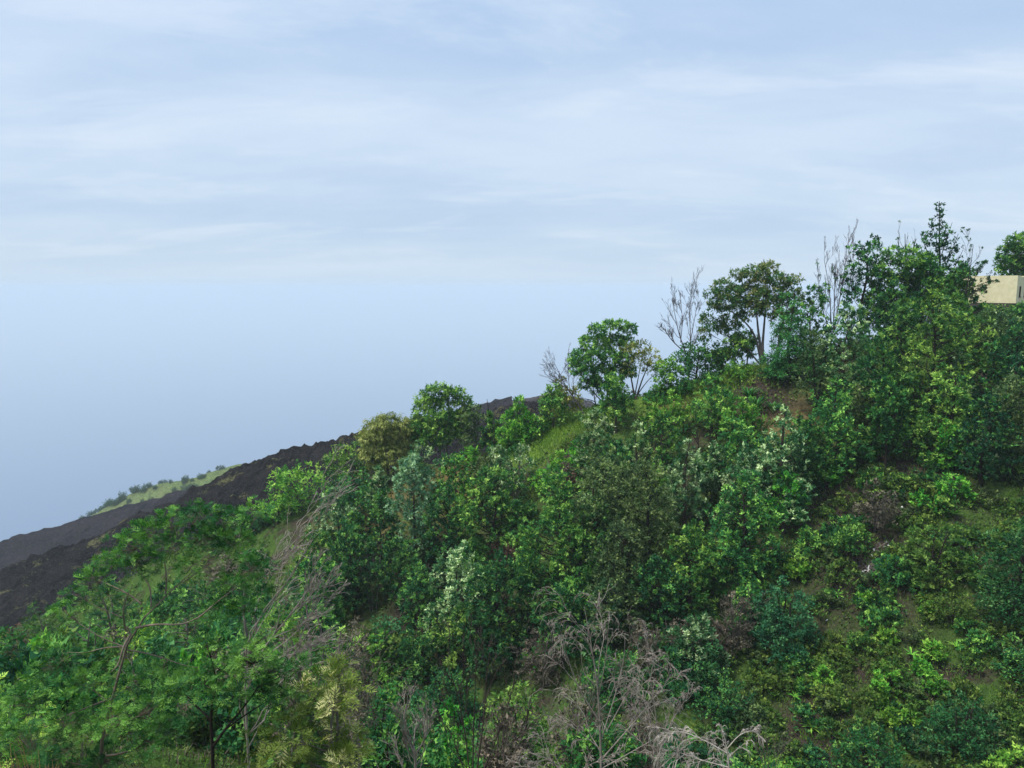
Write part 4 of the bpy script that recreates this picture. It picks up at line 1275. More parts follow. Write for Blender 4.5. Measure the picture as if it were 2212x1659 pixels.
plant('feather', 'acacia_tree', 'feathery green acacia with a leaning pale trunk, nearest tree at the left', 'tree', 215, 1090, 1660, 400, 16.5, fern=FERN, wood='bark_pale',
      lobes=[(430, 1112, 40), (370, 1128, 40), (500, 1125, 34), (320, 1152, 40), (270, 1182, 40), (240, 1218, 34), (305, 1215, 38), (372, 1180, 34), (200, 1252, 34), (163, 1285, 26), (440, 1165, 40), (505, 1172, 36), (540, 1225, 40), (500, 1262, 36),
             (470, 1312, 34), (522, 1330, 36), (560, 1285, 26), (550, 1110, 26), (410, 1215, 26), (235, 1290, 26), (140, 1320, 26), (120, 1440, 52), (185, 1478, 44), (60, 1505, 52), (245, 1555, 44), (335, 1592, 52), (285, 1478, 36), (355, 1440, 34), (150, 1560, 44), (40, 1590, 52), (400, 1540, 36), (330, 1530, 34), (230, 1640, 50), (120, 1640, 46)],
      stems=[[(205, 1690, 0), f4(700, 1480), f4(790, 1200), f4(880, 830), f4(930, 720), f4(1060, 540), f4(1170, 440), f4(1290, 350, .4), f4(1400, 230, .6)],
             [f4(960, 670), f4(1100, 640, -.2), f4(1280, 650, -.3), f4(1400, 600, -.3), f4(1500, 510, -.2)], [f4(1070, 520), f4(1060, 340, .2), f4(900, 220, .3)], [f4(1000, 500), f4(900, 420, .2), f4(740, 350, .4), f4(650, 310, .5)],
             [f4(1170, 430), f4(1180, 310), f4(1150, 120, .2)], [f4(925, 710), f4(870, 800, -.2), f4(840, 930, -.3), f4(790, 975, -.4)], [f4(890, 690), f4(865, 560, -.2), f4(900, 430, -.3), f4(940, 370, -.3)], [f4(870, 800), f4(720, 810, .1), f4(600, 850, .2), f4(480, 840, .2)],
             [f4(880, 820), f4(1100, 860, .1), f4(1280, 930, .2), f4(1400, 950, .2)], [f4(750, 1180), f4(520, 1270, -.2), f4(400, 1320, -.3), f4(320, 1370, -.4)], [f4(1290, 350, .4), f4(1500, 200, .5), f4(1650, 150, .6)], [f4(1400, 600, -.3), f4(1600, 430, -.2), f4(1750, 330, 0)]],
      srad=[(5.5, 1.1), (2.8, .8), (2.2, .6), (2, .6), (2, .6), (3, 1.0), (2, .6), (1.8, .6), (1.7, .6), (2.2, .7), (1.4, .5), (1.4, .5)], hollow=.35, squash=.65, asc=.5)
plant('feather', 'acacia_tree', 'second feathery acacia with a short black trunk, right of the nearest one', 'tree', 455, 1370, 1655, 230, 15.0, fern=FERN, wood='bark_dark',
      lobes=[(545, 1415, 46), (485, 1445, 42), (592, 1450, 38), (430, 1475, 38), (560, 1490, 40), (500, 1505, 36), (605, 1500, 30), (450, 1400, 30), (380, 1490, 34), (640, 1440, 26)],
      stems=[[(455, 1690), (458, 1580), (452, 1534), (470, 1480)], [(462, 1610), (489, 1571), (532, 1522), (560, 1480)], [(458, 1560), (430, 1530), (400, 1500)]], srad=[(6.5, 2), (3.5, 1.1), (2.5, .9)], hollow=.35, squash=.65)
for (vx, top, base, wpx, Y, lab) in [
        (60, 1335, 1600, 200, 34, 'mid-green feathery shrub at the left picture edge, below the lava'), (190, 1330, 1560, 170, 38, 'feathery shrub behind the leaning pale trunk, left side'),
        (20, 1450, 1690, 190, 24, 'yellow-green feathery shrub in the bottom left corner'), (330, 1370, 1590, 190, 30, 'feathery shrub behind the leaning pale trunk, right side'),
        (110, 1280, 1440, 110, 60, 'dull green shrub at the foot of the lava slope, far left'), (560, 1210, 1400, 150, 40, 'feathery shrub seen between the acacia and the dead limbs'),
        (670, 1265, 1440, 170, 34, 'bright feathery shrub right of the dead pale limbs'), (720, 1320, 1480, 120, 30, 'lower feathery shrub right of the dead pale limbs, by brown foliage'),
        (640, 1400, 1560, 130, 26, 'dark feathery shrub under the dead pale limbs'), (250, 1230, 1400, 150, 55, 'feathery shrub on the near spur, seen through the acacia crown'),
        (420, 1290, 1480, 170, 45, 'shaded shrub under the acacia crown, right of the trunk')]:
    far = Y > 28
    plant('feather', 'acacia_shrub', lab, 'shrub', vx, top, base, wpx, Y, env='dome', cb=.08, n=26, lr=.38, wood='bark_grey',
          mat='light' if 'yellow' in lab or 'bright' in lab else 'acacia', fern=dict(step=.30, L=.34, pairs=4, lf=.17, lw=.32, reps=3) if far else dict(step=.20, L=.26, pairs=4, lf=.13, lw=.3, reps=3))
plant('brown', 'thicket_shrub', 'reddish-brown withered shrub at the left edge, under the lava slope', 'shrub', 45, 1325, 1440, 70, 46, mat='russet', dens=.8, env='dome')
plant('brown', 'thicket_shrub', 'dry orange-brown shrub behind the leaning pale trunk', 'shrub', 245, 1340, 1440, 70, 40, mat='dry', tint=(.7, .2), env='dome')
plant('feather', 'silky_oak', 'ferny shrub with cream-yellow leaf tips at the bottom, left of the bare stump', 'shrub', 700, 1430, 1680, 190, 15, mat='cream', tint=(.26, .2), pale=.10, fern=dict(step=.17, L=.24, pairs=5, lf=.13, lw=.20, reps=3),
      lobes=[(735, 1462, 36), (700, 1480, 36), (665, 1500, 34), (755, 1500, 26), (720, 1525, 40), (670, 1555, 40), (735, 1570, 36), (640, 1600, 38), (700, 1620, 40), (770, 1610, 34), (620, 1560, 28), (760, 1650, 40), (660, 1650, 40), (560, 1600, 30), (590, 1640, 40)], hollow=.3)
plant('shrub', SH, 'dark bluish shrub below the brown withered foliage, left of centre', 'shrub', 845, 1330, 1450, 110, None, mat='blue', n=34)
plant('shrub', SH, 'rounded green shrub right of the brown withered foliage', 'shrub', 905, 1345, 1470, 90, None, mat='deep', n=34)
plant('shrub', SH, 'dark green shrub beneath the yellow-leaved sapling', 'shrub', 960, 1440, 1580, 120, None, mat='deep', n=34)
plant('shrub', SH, 'green shrub in the shade left of the dark dead poles', 'shrub', 830, 1450, 1580, 120, 28, mat='mid', tint=(.3, .18), n=34)
plant('bright', SH, 'bright green shrub behind the bare pale stump', 'shrub', 985, 1500, 1600, 80, 30, mat='bright', tint=(.3, .2))
plant('shrub', SH, 'dull green shrub behind the drooping dead tree', 'shrub', 1330, 1400, 1540, 170, None, mat='mid', tint=(.28, .18), n=40)
plant('shrub', SH, 'grey-green shrub behind the dark dead poles', 'shrub', 1120, 1460, 1600, 170, 32, mat='cover', tint=(.55, .2), n=40)
plant('shrub', SH, 'green shrub between the drooping dead tree and blue-green dome', 'shrub', 1500, 1390, 1500, 130, None, mat='deep', n=36)
plant('shrub', SH, 'green shrub at the bottom edge under the drooping dead tree', 'shrub', 1300, 1560, 1700, 190, 25, mat='mid', tint=(.3, .18), n=40)
plant('shrub', SH, 'dark shrub at the bottom edge between the stump and the dead poles', 'shrub', 960, 1590, 1700, 150, 24, mat='mid', tint=(.25, .18), n=36)
plant('shrub', SH, 'dark shrub at the bottom edge left of the bare pale stump', 'shrub', 850, 1560, 1700, 120, 20, mat='deep', tint=(.4, .18), n=36)

bare('dead_tree', 'dead tree with dark limbs and arching pale twigs, right of the acacia crown', 'tree', 540, 1560, 20, [[(535, 1600), (525, 1420), (545, 1345), (581, 1305), (626, 1253), (657, 1198), (676, 1165)], [(540, 1460), (571, 1396), (611, 1348), (650, 1300), (690, 1230)],
     [(560, 1440), (600, 1420), (650, 1410), (700, 1400)], [(545, 1345), (560, 1290), (590, 1230), (640, 1180)], [(600, 1480), (630, 1450), (645, 1420), (648, 1370)], [(590, 1405), (640, 1370), (690, 1300), (712, 1250)]],
     [(3.30, 0.66), (2.48, 0.55), (1.38, 0.44), (1.38, 0.39), (1.65, 0.50), (1.21, 0.39)], [(11, .42, .55), (6, .5, .5), (3, .55, .55)], wood='deadwood', up=.22, droop=.25, wind=(.22, 0, .05))
plant('brown', 'dead_branch_tree', 'brown withered branch of dry leaves hanging out right of the dead pale limbs', 'tree', 760, 1340, 1460, 140, 26, mat='dry', dens=.35, tint=(.5, .2), wood='deadwood', env='umbrella', n=22, ls=.6)
bare('dead_stump_tree', 'bare whitish forked stump at the bottom, left of the dark dead poles', 'tree', 893, 1640, 19, [[(897, 1690), (898, 1635), (895, 1620)], [(897, 1630), (880, 1600), (872, 1560), (875, 1530), (882, 1512)], [(897, 1630), (918, 1600), (924, 1560), (921, 1520)], [(895, 1640), (878, 1620), (876, 1590)]],
     [(3.30, 2.75), (2.31, 0.88), (2.31, 0.99), (1.21, 0.55)], [(10, .42, .6), (6, .5, .6), (3, .55, .6)], wood='deadwood', up=.2)
bare('dead_pole_tree', 'dark dead stems fanning up at the bottom, right of the whitish stump', 'tree', 1025, 1690, 20, [[(1020, 1720), (1022, 1580), (1027, 1480), (1028, 1430)], [(1025, 1700), (1045, 1560), (1052, 1450), (1058, 1410)], [(1018, 1700), (1005, 1580), (985, 1480), (950, 1400)], [(1030, 1700), (1075, 1590), (1105, 1500), (1115, 1440)],
     [(1028, 1690), (1060, 1640), (1110, 1600), (1150, 1570)], [(1015, 1690), (985, 1620), (975, 1560)], [(1022, 1580), (1000, 1510), (965, 1455)]], [(2.48, 0.55), (2.20, 0.55), (1.76, 0.44), (1.87, 0.44), (1.32, 0.39), (1.21, 0.39), (1.10, 0.33)], [(7, .30, .45), (4, .4, .5), (2, .45, .5)], wood='deadwood_dark', up=.2)
bare('dead_tree', 'tall dead tree with drooping pale twigs at the bottom centre', 'tree', 1290, 1700, 19.5, [[(1300, 1750), (1298, 1600), (1292, 1480), (1275, 1380), (1262, 1310)], [(1298, 1600), (1330, 1500), (1350, 1420), (1350, 1370)], [(1296, 1560), (1250, 1490), (1225, 1420), (1215, 1370)], [(1300, 1640), (1370, 1560), (1420, 1500), (1450, 1460)],
     [(1294, 1500), (1310, 1420), (1315, 1340)], [(1299, 1620), (1240, 1570), (1200, 1550)], [(1300, 1660), (1390, 1610), (1440, 1580)], [(1310, 1580), (1365, 1480), (1395, 1420), (1410, 1390)]],
     [(3.58, 0.55), (1.87, 0.44), (1.87, 0.44), (1.87, 0.44), (1.32, 0.39), (1.21, 0.39), (1.32, 0.44), (1.43, 0.39)], [(10, .42, .6), (6, .5, .6), (3, .55, .6)], wood='deadwood', up=.22, droop=.85)
bare('dead_branch_tree', 'drooping bleached branches along the bottom edge, right of centre', 'tree', 1560, 1700, 17, [[(1580, 1738), (1578, 1678), (1570, 1618), (1562, 1580)], [(1572, 1628), (1520, 1598), (1470, 1578), (1440, 1583)], [(1570, 1618), (1600, 1583), (1630, 1578)], [(1575, 1658), (1500, 1638), (1450, 1618)]],
     [(2.75, 0.77), (1.65, 0.50), (1.32, 0.50), (1.32, 0.44)], [(10, .42, .6), (6, .5, .6), (3, .55, .6)], wood='bleached', up=.15, droop=1.0)
bare('dead_branch_tree', 'fallen grey dead branches at the bottom centre, spreading sideways', 'tree', 1200, 1700, 18, [[(1240, 1740), (1220, 1670), (1190, 1640), (1140, 1625)], [(1225, 1690), (1270, 1650), (1330, 1635)], [(1220, 1680), (1170, 1660), (1120, 1655)]],
     [(2.20, 0.55), (1.43, 0.44), (1.43, 0.44)], [(10, .42, .6), (6, .5, .6), (3, .55, .6)], wood='deadwood', up=.1, droop=.5)
bare('dead_tree', 'low dead tree with arching grey twigs between the tall dead tree and bottom shrubs', 'tree', 1425, 1690, 23, [[(1425, 1740), (1422, 1620), (1415, 1520), (1400, 1440)], [(1423, 1620), (1460, 1540), (1490, 1500)], [(1421, 1600), (1380, 1540), (1350, 1510)], [(1424, 1660), (1480, 1610), (1520, 1590)]],
     [(2.6, .5), (1.6, .4), (1.6, .4), (1.4, .4)], [(10, .42, .65), (6, .5, .65), (3, .55, .65)], wood='deadwood', up=.25, droop=.8)
bare('dry_sapling', 'thin upright dead twigs at the bottom right of the drooping branches', 'tree', 1665, 1690, 22, [[(1665, 1720), (1660, 1640), (1652, 1560)], [(1667, 1700), (1680, 1630), (1690, 1580)], [(1664, 1690), (1640, 1630), (1625, 1590)]], [(1.10, 0.39), (0.88, 0.33), (0.88, 0.33)], [(6, .35, .5), (3, .4, .5)], wood='dead_brown', up=.3)
for (vx, top, base, wpx, Y, lab) in [(1172, 1345, 1490, 110, None, 'grey-brown withered dome of fine twigs left of the drooping dead tree'), (1400, 1330, 1470, 110, None, 'dry brown thicket of twigs right of the drooping dead tree'),
                                     (1480, 1335, 1440, 90, None, 'dry grey thicket below the clumpy green tree'), (1590, 1260, 1420, 70, None, 'upright brown twiggy shrub left of the blue-green dome'), (780, 1365, 1460, 90, 30, 'brown fuzzy withered shrub under the hanging dry branch'),
                                     (640, 1310, 1440, 130, 27, 'mass of dry grey twigs behind the dead pale limbs'), (900, 1270, 1350, 90, None, 'brown dead thicket under the silvery columnar tree'), (1250, 1450, 1600, 150, 27, 'brown tangle of dry brush around the foot of the tall dead tree'),
                                     (1090, 1500, 1640, 130, 25, 'brown tangle of dry brush around the dark dead poles'), (1380, 1500, 1640, 140, 27, 'brown tangle of dry brush right of the tall dead tree'), (1545, 1330, 1430, 80, None, 'dull brown brush under the clumpy green tree, left of the upright twigs'),
                                     (1225, 1000, 1060, 70, None, 'grey leafless brush on the dark bank below the terrace')]:
    B = seat(vx, base, Y)
    plant('brown', 'withered_shrub', lab, 'shrub', vx, top, base, wpx, Y, mat='dry', dens=.28, tint=(.35, .2), wood='dead_brown', env='dome', n=34, lr=.3, ls=.8)
    e = [o for o in COL.objects if o.get('label') == lab][0]
    sc0 = B[1] / FP
    r = rngs()
    hh = at(vx, top, B[1])[2] - B[2]
    st = [np.array([[0, 0, -.3], [r.normal() * .2, r.normal() * .2, hh * .4], [r.normal() * .25 * wpx * sc0, r.normal() * .25 * wpx * sc0, hh * .75]]) for _ in range(5)]
    wb = Bag()
    bare_branches(r, wb, st, [(.045, .012)] * 5, [(6, .5, .7), (4, .5, .6), (2, .5, .6)], .15, .35, 4, rmin=B[1] / 740 * .13)
    link('twigs', wb.mesh('twigs', 'dead_brown', True), e)

# ------------------------------------------------------------------ the yellow house on the ridge
def boxes(bag, *bx):
    for (x0, x1, y0, y1, z0, z1) in bx:
        V = [(x0, y0, z0), (x1, y0, z0), (x1, y1, z0), (x0, y1, z0), (x0, y0, z1), (x1, y0, z1), (x1, y1, z1), (x0, y1, z1)]
        bag.add(V, [(0, 3, 2, 1), (4, 5, 6, 7), (0, 1, 5, 4), (1, 2, 6, 5), (2, 3, 7, 6), (3, 0, 4, 7)])


HY = 86.0
corner = at(2194, 655, HY)
corner_top = at(2194, 595, HY)
Hh = corner_top[2] - corner[2]
v_ = -np.array([corner[0], corner[1]]) / np.linalg.norm(corner[:2])
lf = np.array([v_[1], -v_[0]])
lf = lf if lf[0] < 0 else -lf
nf = math.cos(math.radians(14)) * v_ + math.sin(math.radians(14)) * lf
yaw = math.atan2(nf[1], nf[0]) + math.pi / 2       # local -Y is the front
house = thing('house', 'small yellow plastered flat-roofed house on the ridge at the right edge', 'house', (corner[0], corner[1], corner[2]))
house.rotation_euler = (0, 0, yaw)
FL, SL, t_ = 8.5, 7.0, .25                          # front runs to local -x from the corner
wx0, wx1, wz0, wz1 = -6.05, -5.15, .95, 1.95        # front window
b = Bag()
boxes(b, (-FL, wx0, 0, t_, 0, Hh), (wx1, 0, 0, t_, 0, Hh), (wx0, wx1, 0, t_, 0, wz0), (wx0, wx1, 0, t_, wz1, Hh))
link('front_wall', b.mesh('front_wall', 'plaster'), house)
b = Bag()
s1, s2 = (1.0, 1.5), (3.0, 3.5)
zs0, zs1 = .75, 1.95
y = t_
segs = [(-t_, 0, t_, s1[0], 0, Hh), (-t_, 0, s1[1], s2[0], 0, Hh - .12), (-t_, 0, s2[1], SL, 0, Hh - .3)]
for s in (s1, s2):
    segs += [(-t_, 0, s[0], s[1], 0, zs0), (-t_, 0, s[0], s[1], zs1, Hh - .1)]
boxes(b, *segs)
link('side_wall', b.mesh('side_wall', 'plaster'), house)
b = Bag()
boxes(b, (-FL, -FL + t_, t_, SL, 0, Hh), (-FL + t_, -t_, SL - t_, SL, 0, Hh))
link('rear_wall', b.mesh('rear_wall', 'plaster'), house)
b = Bag()
boxes(b, (-FL + t_, -t_, t_, SL - t_, Hh - .45, Hh - .25))
link('roof', b.mesh('roof', 'plaster'), house)
b = Bag()
boxes(b, (-FL - .6, 1.2, -.5, SL + .5, -2.2, -.02))
link('foundation', b.mesh('foundation', 'stone_dark'), house)


def window(x0, x1, z0, z1, side=False):
    f = Bag()
    d0, d1 = -.04, .10
    g = .09
    fr = [(x0, x0 + g, d0, d1, z0, z1), (x1 - g, x1, d0, d1, z0, z1), (x0 + g, x1 - g, d0, d1, z1 - g, z1), (x0 + g, x1 - g, d0, d1, z0, z0 + g)]
    boxes(f, *fr)
    wnd = bpy.data.objects.new('window', f.mesh('window', 'frame_brown'))
    COL.objects.link(wnd)
    wnd.parent = house
    if side:
        wnd.rotation_euler = (0, 0, math.pi / 2)
    m = Bag()
    xm = (x0 + x1) / 2
    boxes(m, (xm - .025, xm + .025, .02, .07, z0 + g, z1 - g), (x0 + g, xm - .025, .02, .07, z1 - .32, z1 - .27), (xm + .025, x1 - g, .02, .07, z1 - .32, z1 - .27))
    link('glazing_bar', m.mesh('bars', 'frame_brown'), wnd)
    for a, c in ((x0 + g, xm - .025), (xm + .025, x1 - g)):
        p = Bag()
        boxes(p, (a, c, .05, .062, z0 + g, z1 - g))
        link('pane', p.mesh('pane', 'shutter_grey' if not side else 'glass_dark'), wnd)
    s = Bag()
    boxes(s, (x0 - .1, x1 + .1, -.12, -.002, z0 - .09, z0 - .002))
    link('sill', s.mesh('sill', 'stone_dark'), wnd)


window(wx0, wx1, wz0, wz1)
for s in (s1, s2):
    window(s[0], s[1], zs0, zs1, True)

# ------------------------------------------------------------------ litter strip on the slope
r = random.Random(5)
LIT = [(1480, 330), (1487, 350), (1410, 370), (1425, 385), (1400, 400), (1420, 410), (1380, 470), (1365, 480), (1338, 505), (1350, 485), (1470, 352), (1548, 75), (1533, 78), (1560, 140), (1570, 82), (1950, 1178), (2160, 868), (1218, 630), (1065, 1255), (1120, 1470), (1470, 428), (1030, 938), (1160, 748)]
for i, (zx, zy) in enumerate(LIT):
    vx, vy = zz(zx, zy)
    p = hit(vx, vy)
    b = Bag()
    a, c, d = r.uniform(.09, .19), r.uniform(.06, .13), r.uniform(.03, .09)
    V = np.array([(-a, -c, 0), (a, -c * .7, 0), (a * .8, c, 0), (-a * .7, c * .9, 0), (-a * .6, -c * .6, d), (a * .7, -c * .5, d * 1.3), (a * .5, c * .7, d), (-a * .5, c * .6, d * .8)])
    b.add(V, [(0, 3, 2, 1), (4, 5, 6, 7), (0, 1, 5, 4), (1, 2, 6, 5), (2, 3, 7, 6), (3, 0, 4, 7)])
    o = link('litter_scrap', b.mesh('scrap', 'litter_white'), None, p + np.array([0, 0, .10]))
    o.rotation_euler = (.5 + r.uniform(-.4, .4), r.uniform(-.4, .4), r.uniform(0, 6))
    tag(o, 'small white scrap lying on the open lower right slope', 'litter', 'white scraps on the open slope')
b = Bag()
p0, p1 = hit(*zz(1385, 452)), hit(*zz(1378, 488))
b.tubes(np.array([[[0, 0, .12], (p1 - p0) * .5 + [0, 0, .16], (p1 - p0) + [0, 0, .1]]]), np.array([[.05, .045, .03]]), 6)
tag(link('fallen_stick', b.mesh('stick', 'litter_white', True), None, p0), 'short whitish stick lying across the rubble strip', 'stick')
b = Bag()
p0, p1 = hit(*zz(1430, 362)), hit(*zz(1520, 318))
b.tubes(np.array([[[0, 0, .15], (p1 - p0) * .5 + [0, 0, .2], (p1 - p0) + [0, 0, .15]]]), np.array([[.05, .045, .03]]), 6)
tag(link('fallen_pole', b.mesh('pole', 'litter_pole', True), None, p0), 'thin brown pole lying at the top of the rubble strip', 'pole')
# rubble stones too small to count
b = Bag()
rr = np.random.RandomState(3)
for i in range(420):
    zx, zy = rr.uniform(1310, 1500), rr.uniform(320, 520)
    zx = 1500 - (zy - 320) * .75 + rr.normal() * 38
    p = hit(*zz(zx, zy), y0=35, y1=80)
    s = rr.uniform(.03, .10)
    V = (np.array([(-1, -1, -.4), (1, -1, -.4), (1, 1, -.4), (-1, 1, -.4), (-.6, -.6, .6), (.7, -.6, .5), (.6, .7, .7), (-.6, .6, .5)]) + rr.normal(size=(8, 3)) * .2) * s + p
    b.add(V, [(0, 3, 2, 1), (4, 5, 6, 7), (0, 1, 5, 4), (1, 2, 6, 5), (2, 3, 7, 6), (3, 0, 4, 7)])
simple('rubble', (.10, .085, .08))
tag(link('rubble', b.mesh('rubble', 'rubble')), 'grey-brown rubble strip of small stones on the right slope', 'rubble', kind='stuff')

# ------------------------------------------------------------------ filler shrubs: look-alike low bushes between the trees
def shrub_proto(seed, mat, h=1.7, wd=2.4, style='fine'):
    r = R2(seed)
    LB = auto_lobes(r, h, wd, 'dome', .1, 16, .42)
    wb, fb = Bag(), Bag(3)
    stems = [np.array([[0, 0, -.3], [r.normal() * .1, r.normal() * .1, h * .3], [r.normal() * .3, r.normal() * .3, h * .6]]) for _ in range(3)]
    foliate(r, LB, stems, [(.05, .015)] * 3, fb, wb, style, 1.0, 1.0, .5, (.45, .2), .1, nleaf=5.0 * wd * h * .75 / (STY[style]['L'] ** 2 * STY[style]['W'] * .55), twf=.3)
    return wb.mesh('stem', 'bark_dark', True), fb.mesh('foliage', mat)


PROTO = [shrub_proto(900 + i, m, 1.6 + .15 * (i % 3), 2.2 + .2 * (i % 4), s) for i, (m, s) in enumerate([('deep', 'fine'), ('mid', 'fine'), ('cover', 'fine'), ('deep', 'broad'), ('blue', 'fine'), ('mid', 'broad'), ('brown', 'fine'), ('light', 'fine'), ('bright', 'broad'), ('dry', 'fine')])]
rs = np.random.RandomState(21)
placed = 0
pts = []
while placed < 200:
    az = rs.uniform(-.78, .78)
    Y = rs.uniform(30, 100)
    X = az * Y
    yc = np.interp(X, _cp[:, 0], _cp[:, 1])
    if Y > yc + 1 or (Y > yc - 9 and rs.rand() < .75):
        continue
    # keep the open lower right slope and the grassy terraces mostly clear
    vx = 1106 + FP * X / (Y * CP - float(ground(X, Y)) * SP)
    z = float(ground(X, Y))
    dd = Y * CP - z * SP
    vy = 829.5 - FP * (Y * SP + z * CP) / dd
    if vy > 1850:
        continue
    open_ = (vx > 1700 and vy > 1130) or any((vx - a) ** 2 + ((vy - c) * 1.5) ** 2 < (70 if ch < 2 else 45) ** 2 for a, c, _, ch in PATCH)
    if open_ and rs.rand() < .86:
        continue
    if any((X - q[0]) ** 2 + (Y - q[1]) ** 2 < 3.0 for q in pts):
        continue
    pts.append((X, Y))
    k = rs.choice(len(PROTO), p=[.18, .17, .10, .14, .08, .12, .08, .06, .04, .03])
    e = thing('shrub', 'low shrub filling the undergrowth between taller trees on the slope', 'shrub', (X, Y, z - .05), 'low shrubs between the trees')
    s = rs.uniform(.7, 1.3) * (1.35 if vx < 1500 else 1.0)
    e.scale = (s * rs.uniform(.85, 1.2), s, s * rs.uniform(.8, 1.25))
    e.rotation_euler = (0, 0, rs.uniform(0, 6.28))
    link('stem', PROTO[k][0], e)
    link('foliage', PROTO[k][1], e)
    placed += 1

for i, (vx, vy, wpx) in enumerate(BR):
    Y = float(np.interp(at(vx, vy, 86)[0], _cp[:, 0], _cp[:, 1])) - 1.5
    X = float(at(vx, vy, Y)[0])
    e = thing('brow_shrub', 'rounded green shrub lining the brow of the slope below the skyline trees', 'shrub', (X, Y, float(ground(X, Y)) - .05), 'shrubs along the brow')
    s = wpx * Y / FP / 2.5
    e.scale = (s, s, s * (.75 + .3 * ((i * 7) % 5) / 5))
    e.rotation_euler = (0, 0, i * 1.9)
    k = [1, 5, 7, 0, 3][i % 5]
    link('stem', PROTO[k][0], e)
    link('foliage', PROTO[k][1], e)

# low heathy scrub on the open slope
SCR = [shrub_proto(970 + i, m, .75, 1.7, 'small') for i, m in enumerate(['cover', 'deep', 'cover', 'brown', 'mid'])]
placed = 0
while placed < 290:
    az = rs.uniform(.12, .80)
    Y = rs.uniform(38, 72)
    X = az * Y
    z = float(ground(X, Y))
    dd = Y * CP - z * SP
    vx = 1106 + FP * X / dd
    vy = 829.5 - FP * (Y * SP + z * CP) / dd
    if vx < 1480 or vy < 960 or vy > 1720 or any((vx - a) ** 2 + ((vy - c) * 1.5) ** 2 < 40 ** 2 for a, c, _, ch in PATCH if ch == 2):
        continue
    k = rs.choice(5, p=[.34, .2, .2, .12, .14])
    e = thing('low_scrub', 'knee-high tuft of dull green scrub on the open lower right slope', 'shrub', (X, Y, z - .05), 'knee-high scrub on the open slope')
    s = rs.uniform(.8, 1.55)
    e.scale = (s * rs.uniform(.85, 1.4), s, s * rs.uniform(.7, 1.2))
    e.rotation_euler = (0, 0, rs.uniform(0, 6.28))
    link('stem', SCR[k][0], e)
    link('foliage', SCR[k][1], e)
    placed += 1

# ------------------------------------------------------------------ ground cover and grass (stuff)
def scatter(n, y0, y1, seed, amax=.80):
    q = np.random.RandomState(seed)
    az = q.uniform(-amax, amax, n)
    Y = q.uniform(y0, y1, n)
    X = az * Y
    yc = np.interp(X, _cp[:, 0], _cp[:, 1])
    k = Y < yc + 4
    X, Y = X[k], Y[k]
    return np.stack([X, Y, ground(X, Y)], 1)


r = R2(77)
P = scatter(6500, 24, 106, 5)
nz = fbm(P[:, 0] / 7, P[:, 1] / 7, 3)
b = Bag()
keep = nz > -.28
Pg = P[keep]
T = np.clip(.42 + nz[keep] * .5 + r.normal(size=len(Pg)) * .16, 0, 1)
n_ = 14
blob = np.clip(fbm(Pg[:, 0] / 1.6 + 7, Pg[:, 1] / 1.6, 2) * 1.5 + .35, 0, 1)
b = Bag(3)
C = np.repeat(Pg, n_, 0) + r.normal(size=(len(Pg) * n_, 3)) * np.array([.30, .30, 0])
C[:, 2] = ground(C[:, 0], C[:, 1]) + .05 + np.repeat(blob, n_) * r.random(len(C)) ** .6 * .75
D = unit(r.normal(size=C.shape) + np.array([0, 0, .6]))
L = .0040 * C[:, 1] * r.uniform(.75, 1.3, len(C)) + .03
leaf_quads(b, C, D, unit(r.normal(size=C.shape) * .5 + [0, 0, 1]), L, L * .5, np.clip(np.repeat(T, n_) + r.normal(size=len(C)) * .12, 0, 1))
tag(link('ground_cover', b.mesh('ground_cover', 'cover')), 'low green ground cover over the slopes', 'ground cover', kind='stuff')

b = Bag(3)
P = scatter(6500, 14, 104, 9)
nz = fbm(P[:, 0] / 6 + 30, P[:, 1] / 6, 3)
Pg = P[nz > .02]
n_ = 8
C = np.repeat(Pg, n_, 0) + r.normal(size=(len(Pg) * n_, 3)) * np.array([.22, .22, 0])
D = unit(r.normal(size=C.shape) * .45 + np.array([0, 0, 1]))
L = r.uniform(.25, .6, len(C))
leaf_quads(b, C, D, unit(r.normal(size=C.shape)), L, .045 + 0 * L, np.clip(.5 + r.normal(size=len(C)) * .25, 0, 1))
tag(link('dry_grass', b.mesh('dry_grass', 'dry')), 'withered grass and twigs over the slopes', 'grass', kind='stuff')

b = Bag(3)
for (vx, vy, rad, ch) in PATCH:
    if ch != 0:
        continue
    c = hit(vx, vy)
    n_ = 1500
    q = r.normal(size=(n_, 2)) * rad * .55
    X, Y = c[0] + q[:, 0], c[1] + q[:, 1]
    C = np.stack([X, Y, ground(X, Y) - .02], 1)
    D = unit(r.normal(size=C.shape) * .35 + np.array([.1, 0, 1]))
    L = r.uniform(.25, .65, n_)
    leaf_quads(b, C, D, unit(r.normal(size=C.shape)), L, .06 + 0 * L, np.clip(.55 + .5 * fbm(X / 2, Y / 2, 2) + r.normal(size=n_) * .15, 0, 1))
P = scatter(5200, 14, 104, 19)
nz = fbm(P[:, 0] / 8 + 60, P[:, 1] / 8, 3)
Q_ = scatter(15000, 38, 72, 23)
Q_ = Q_[(Q_[:, 0] / Q_[:, 1] > .25)]
Pg = np.concatenate([P[nz > .05], Q_])
n_ = 7
C = np.repeat(Pg, n_, 0) + r.normal(size=(len(Pg) * n_, 3)) * np.array([.2, .2, 0])
D = unit(r.normal(size=C.shape) * .4 + np.array([0, 0, 1]))
L = r.uniform(.2, .5, len(C))
leaf_quads(b, C, D, unit(r.normal(size=C.shape)), L, .04 + 0 * L, np.clip(.35 + r.normal(size=len(C)) * .2, 0, 1))
tag(link('grass', b.mesh('grass', 'grass')), 'bright green grass on the terraces and slope', 'grass', kind='stuff')

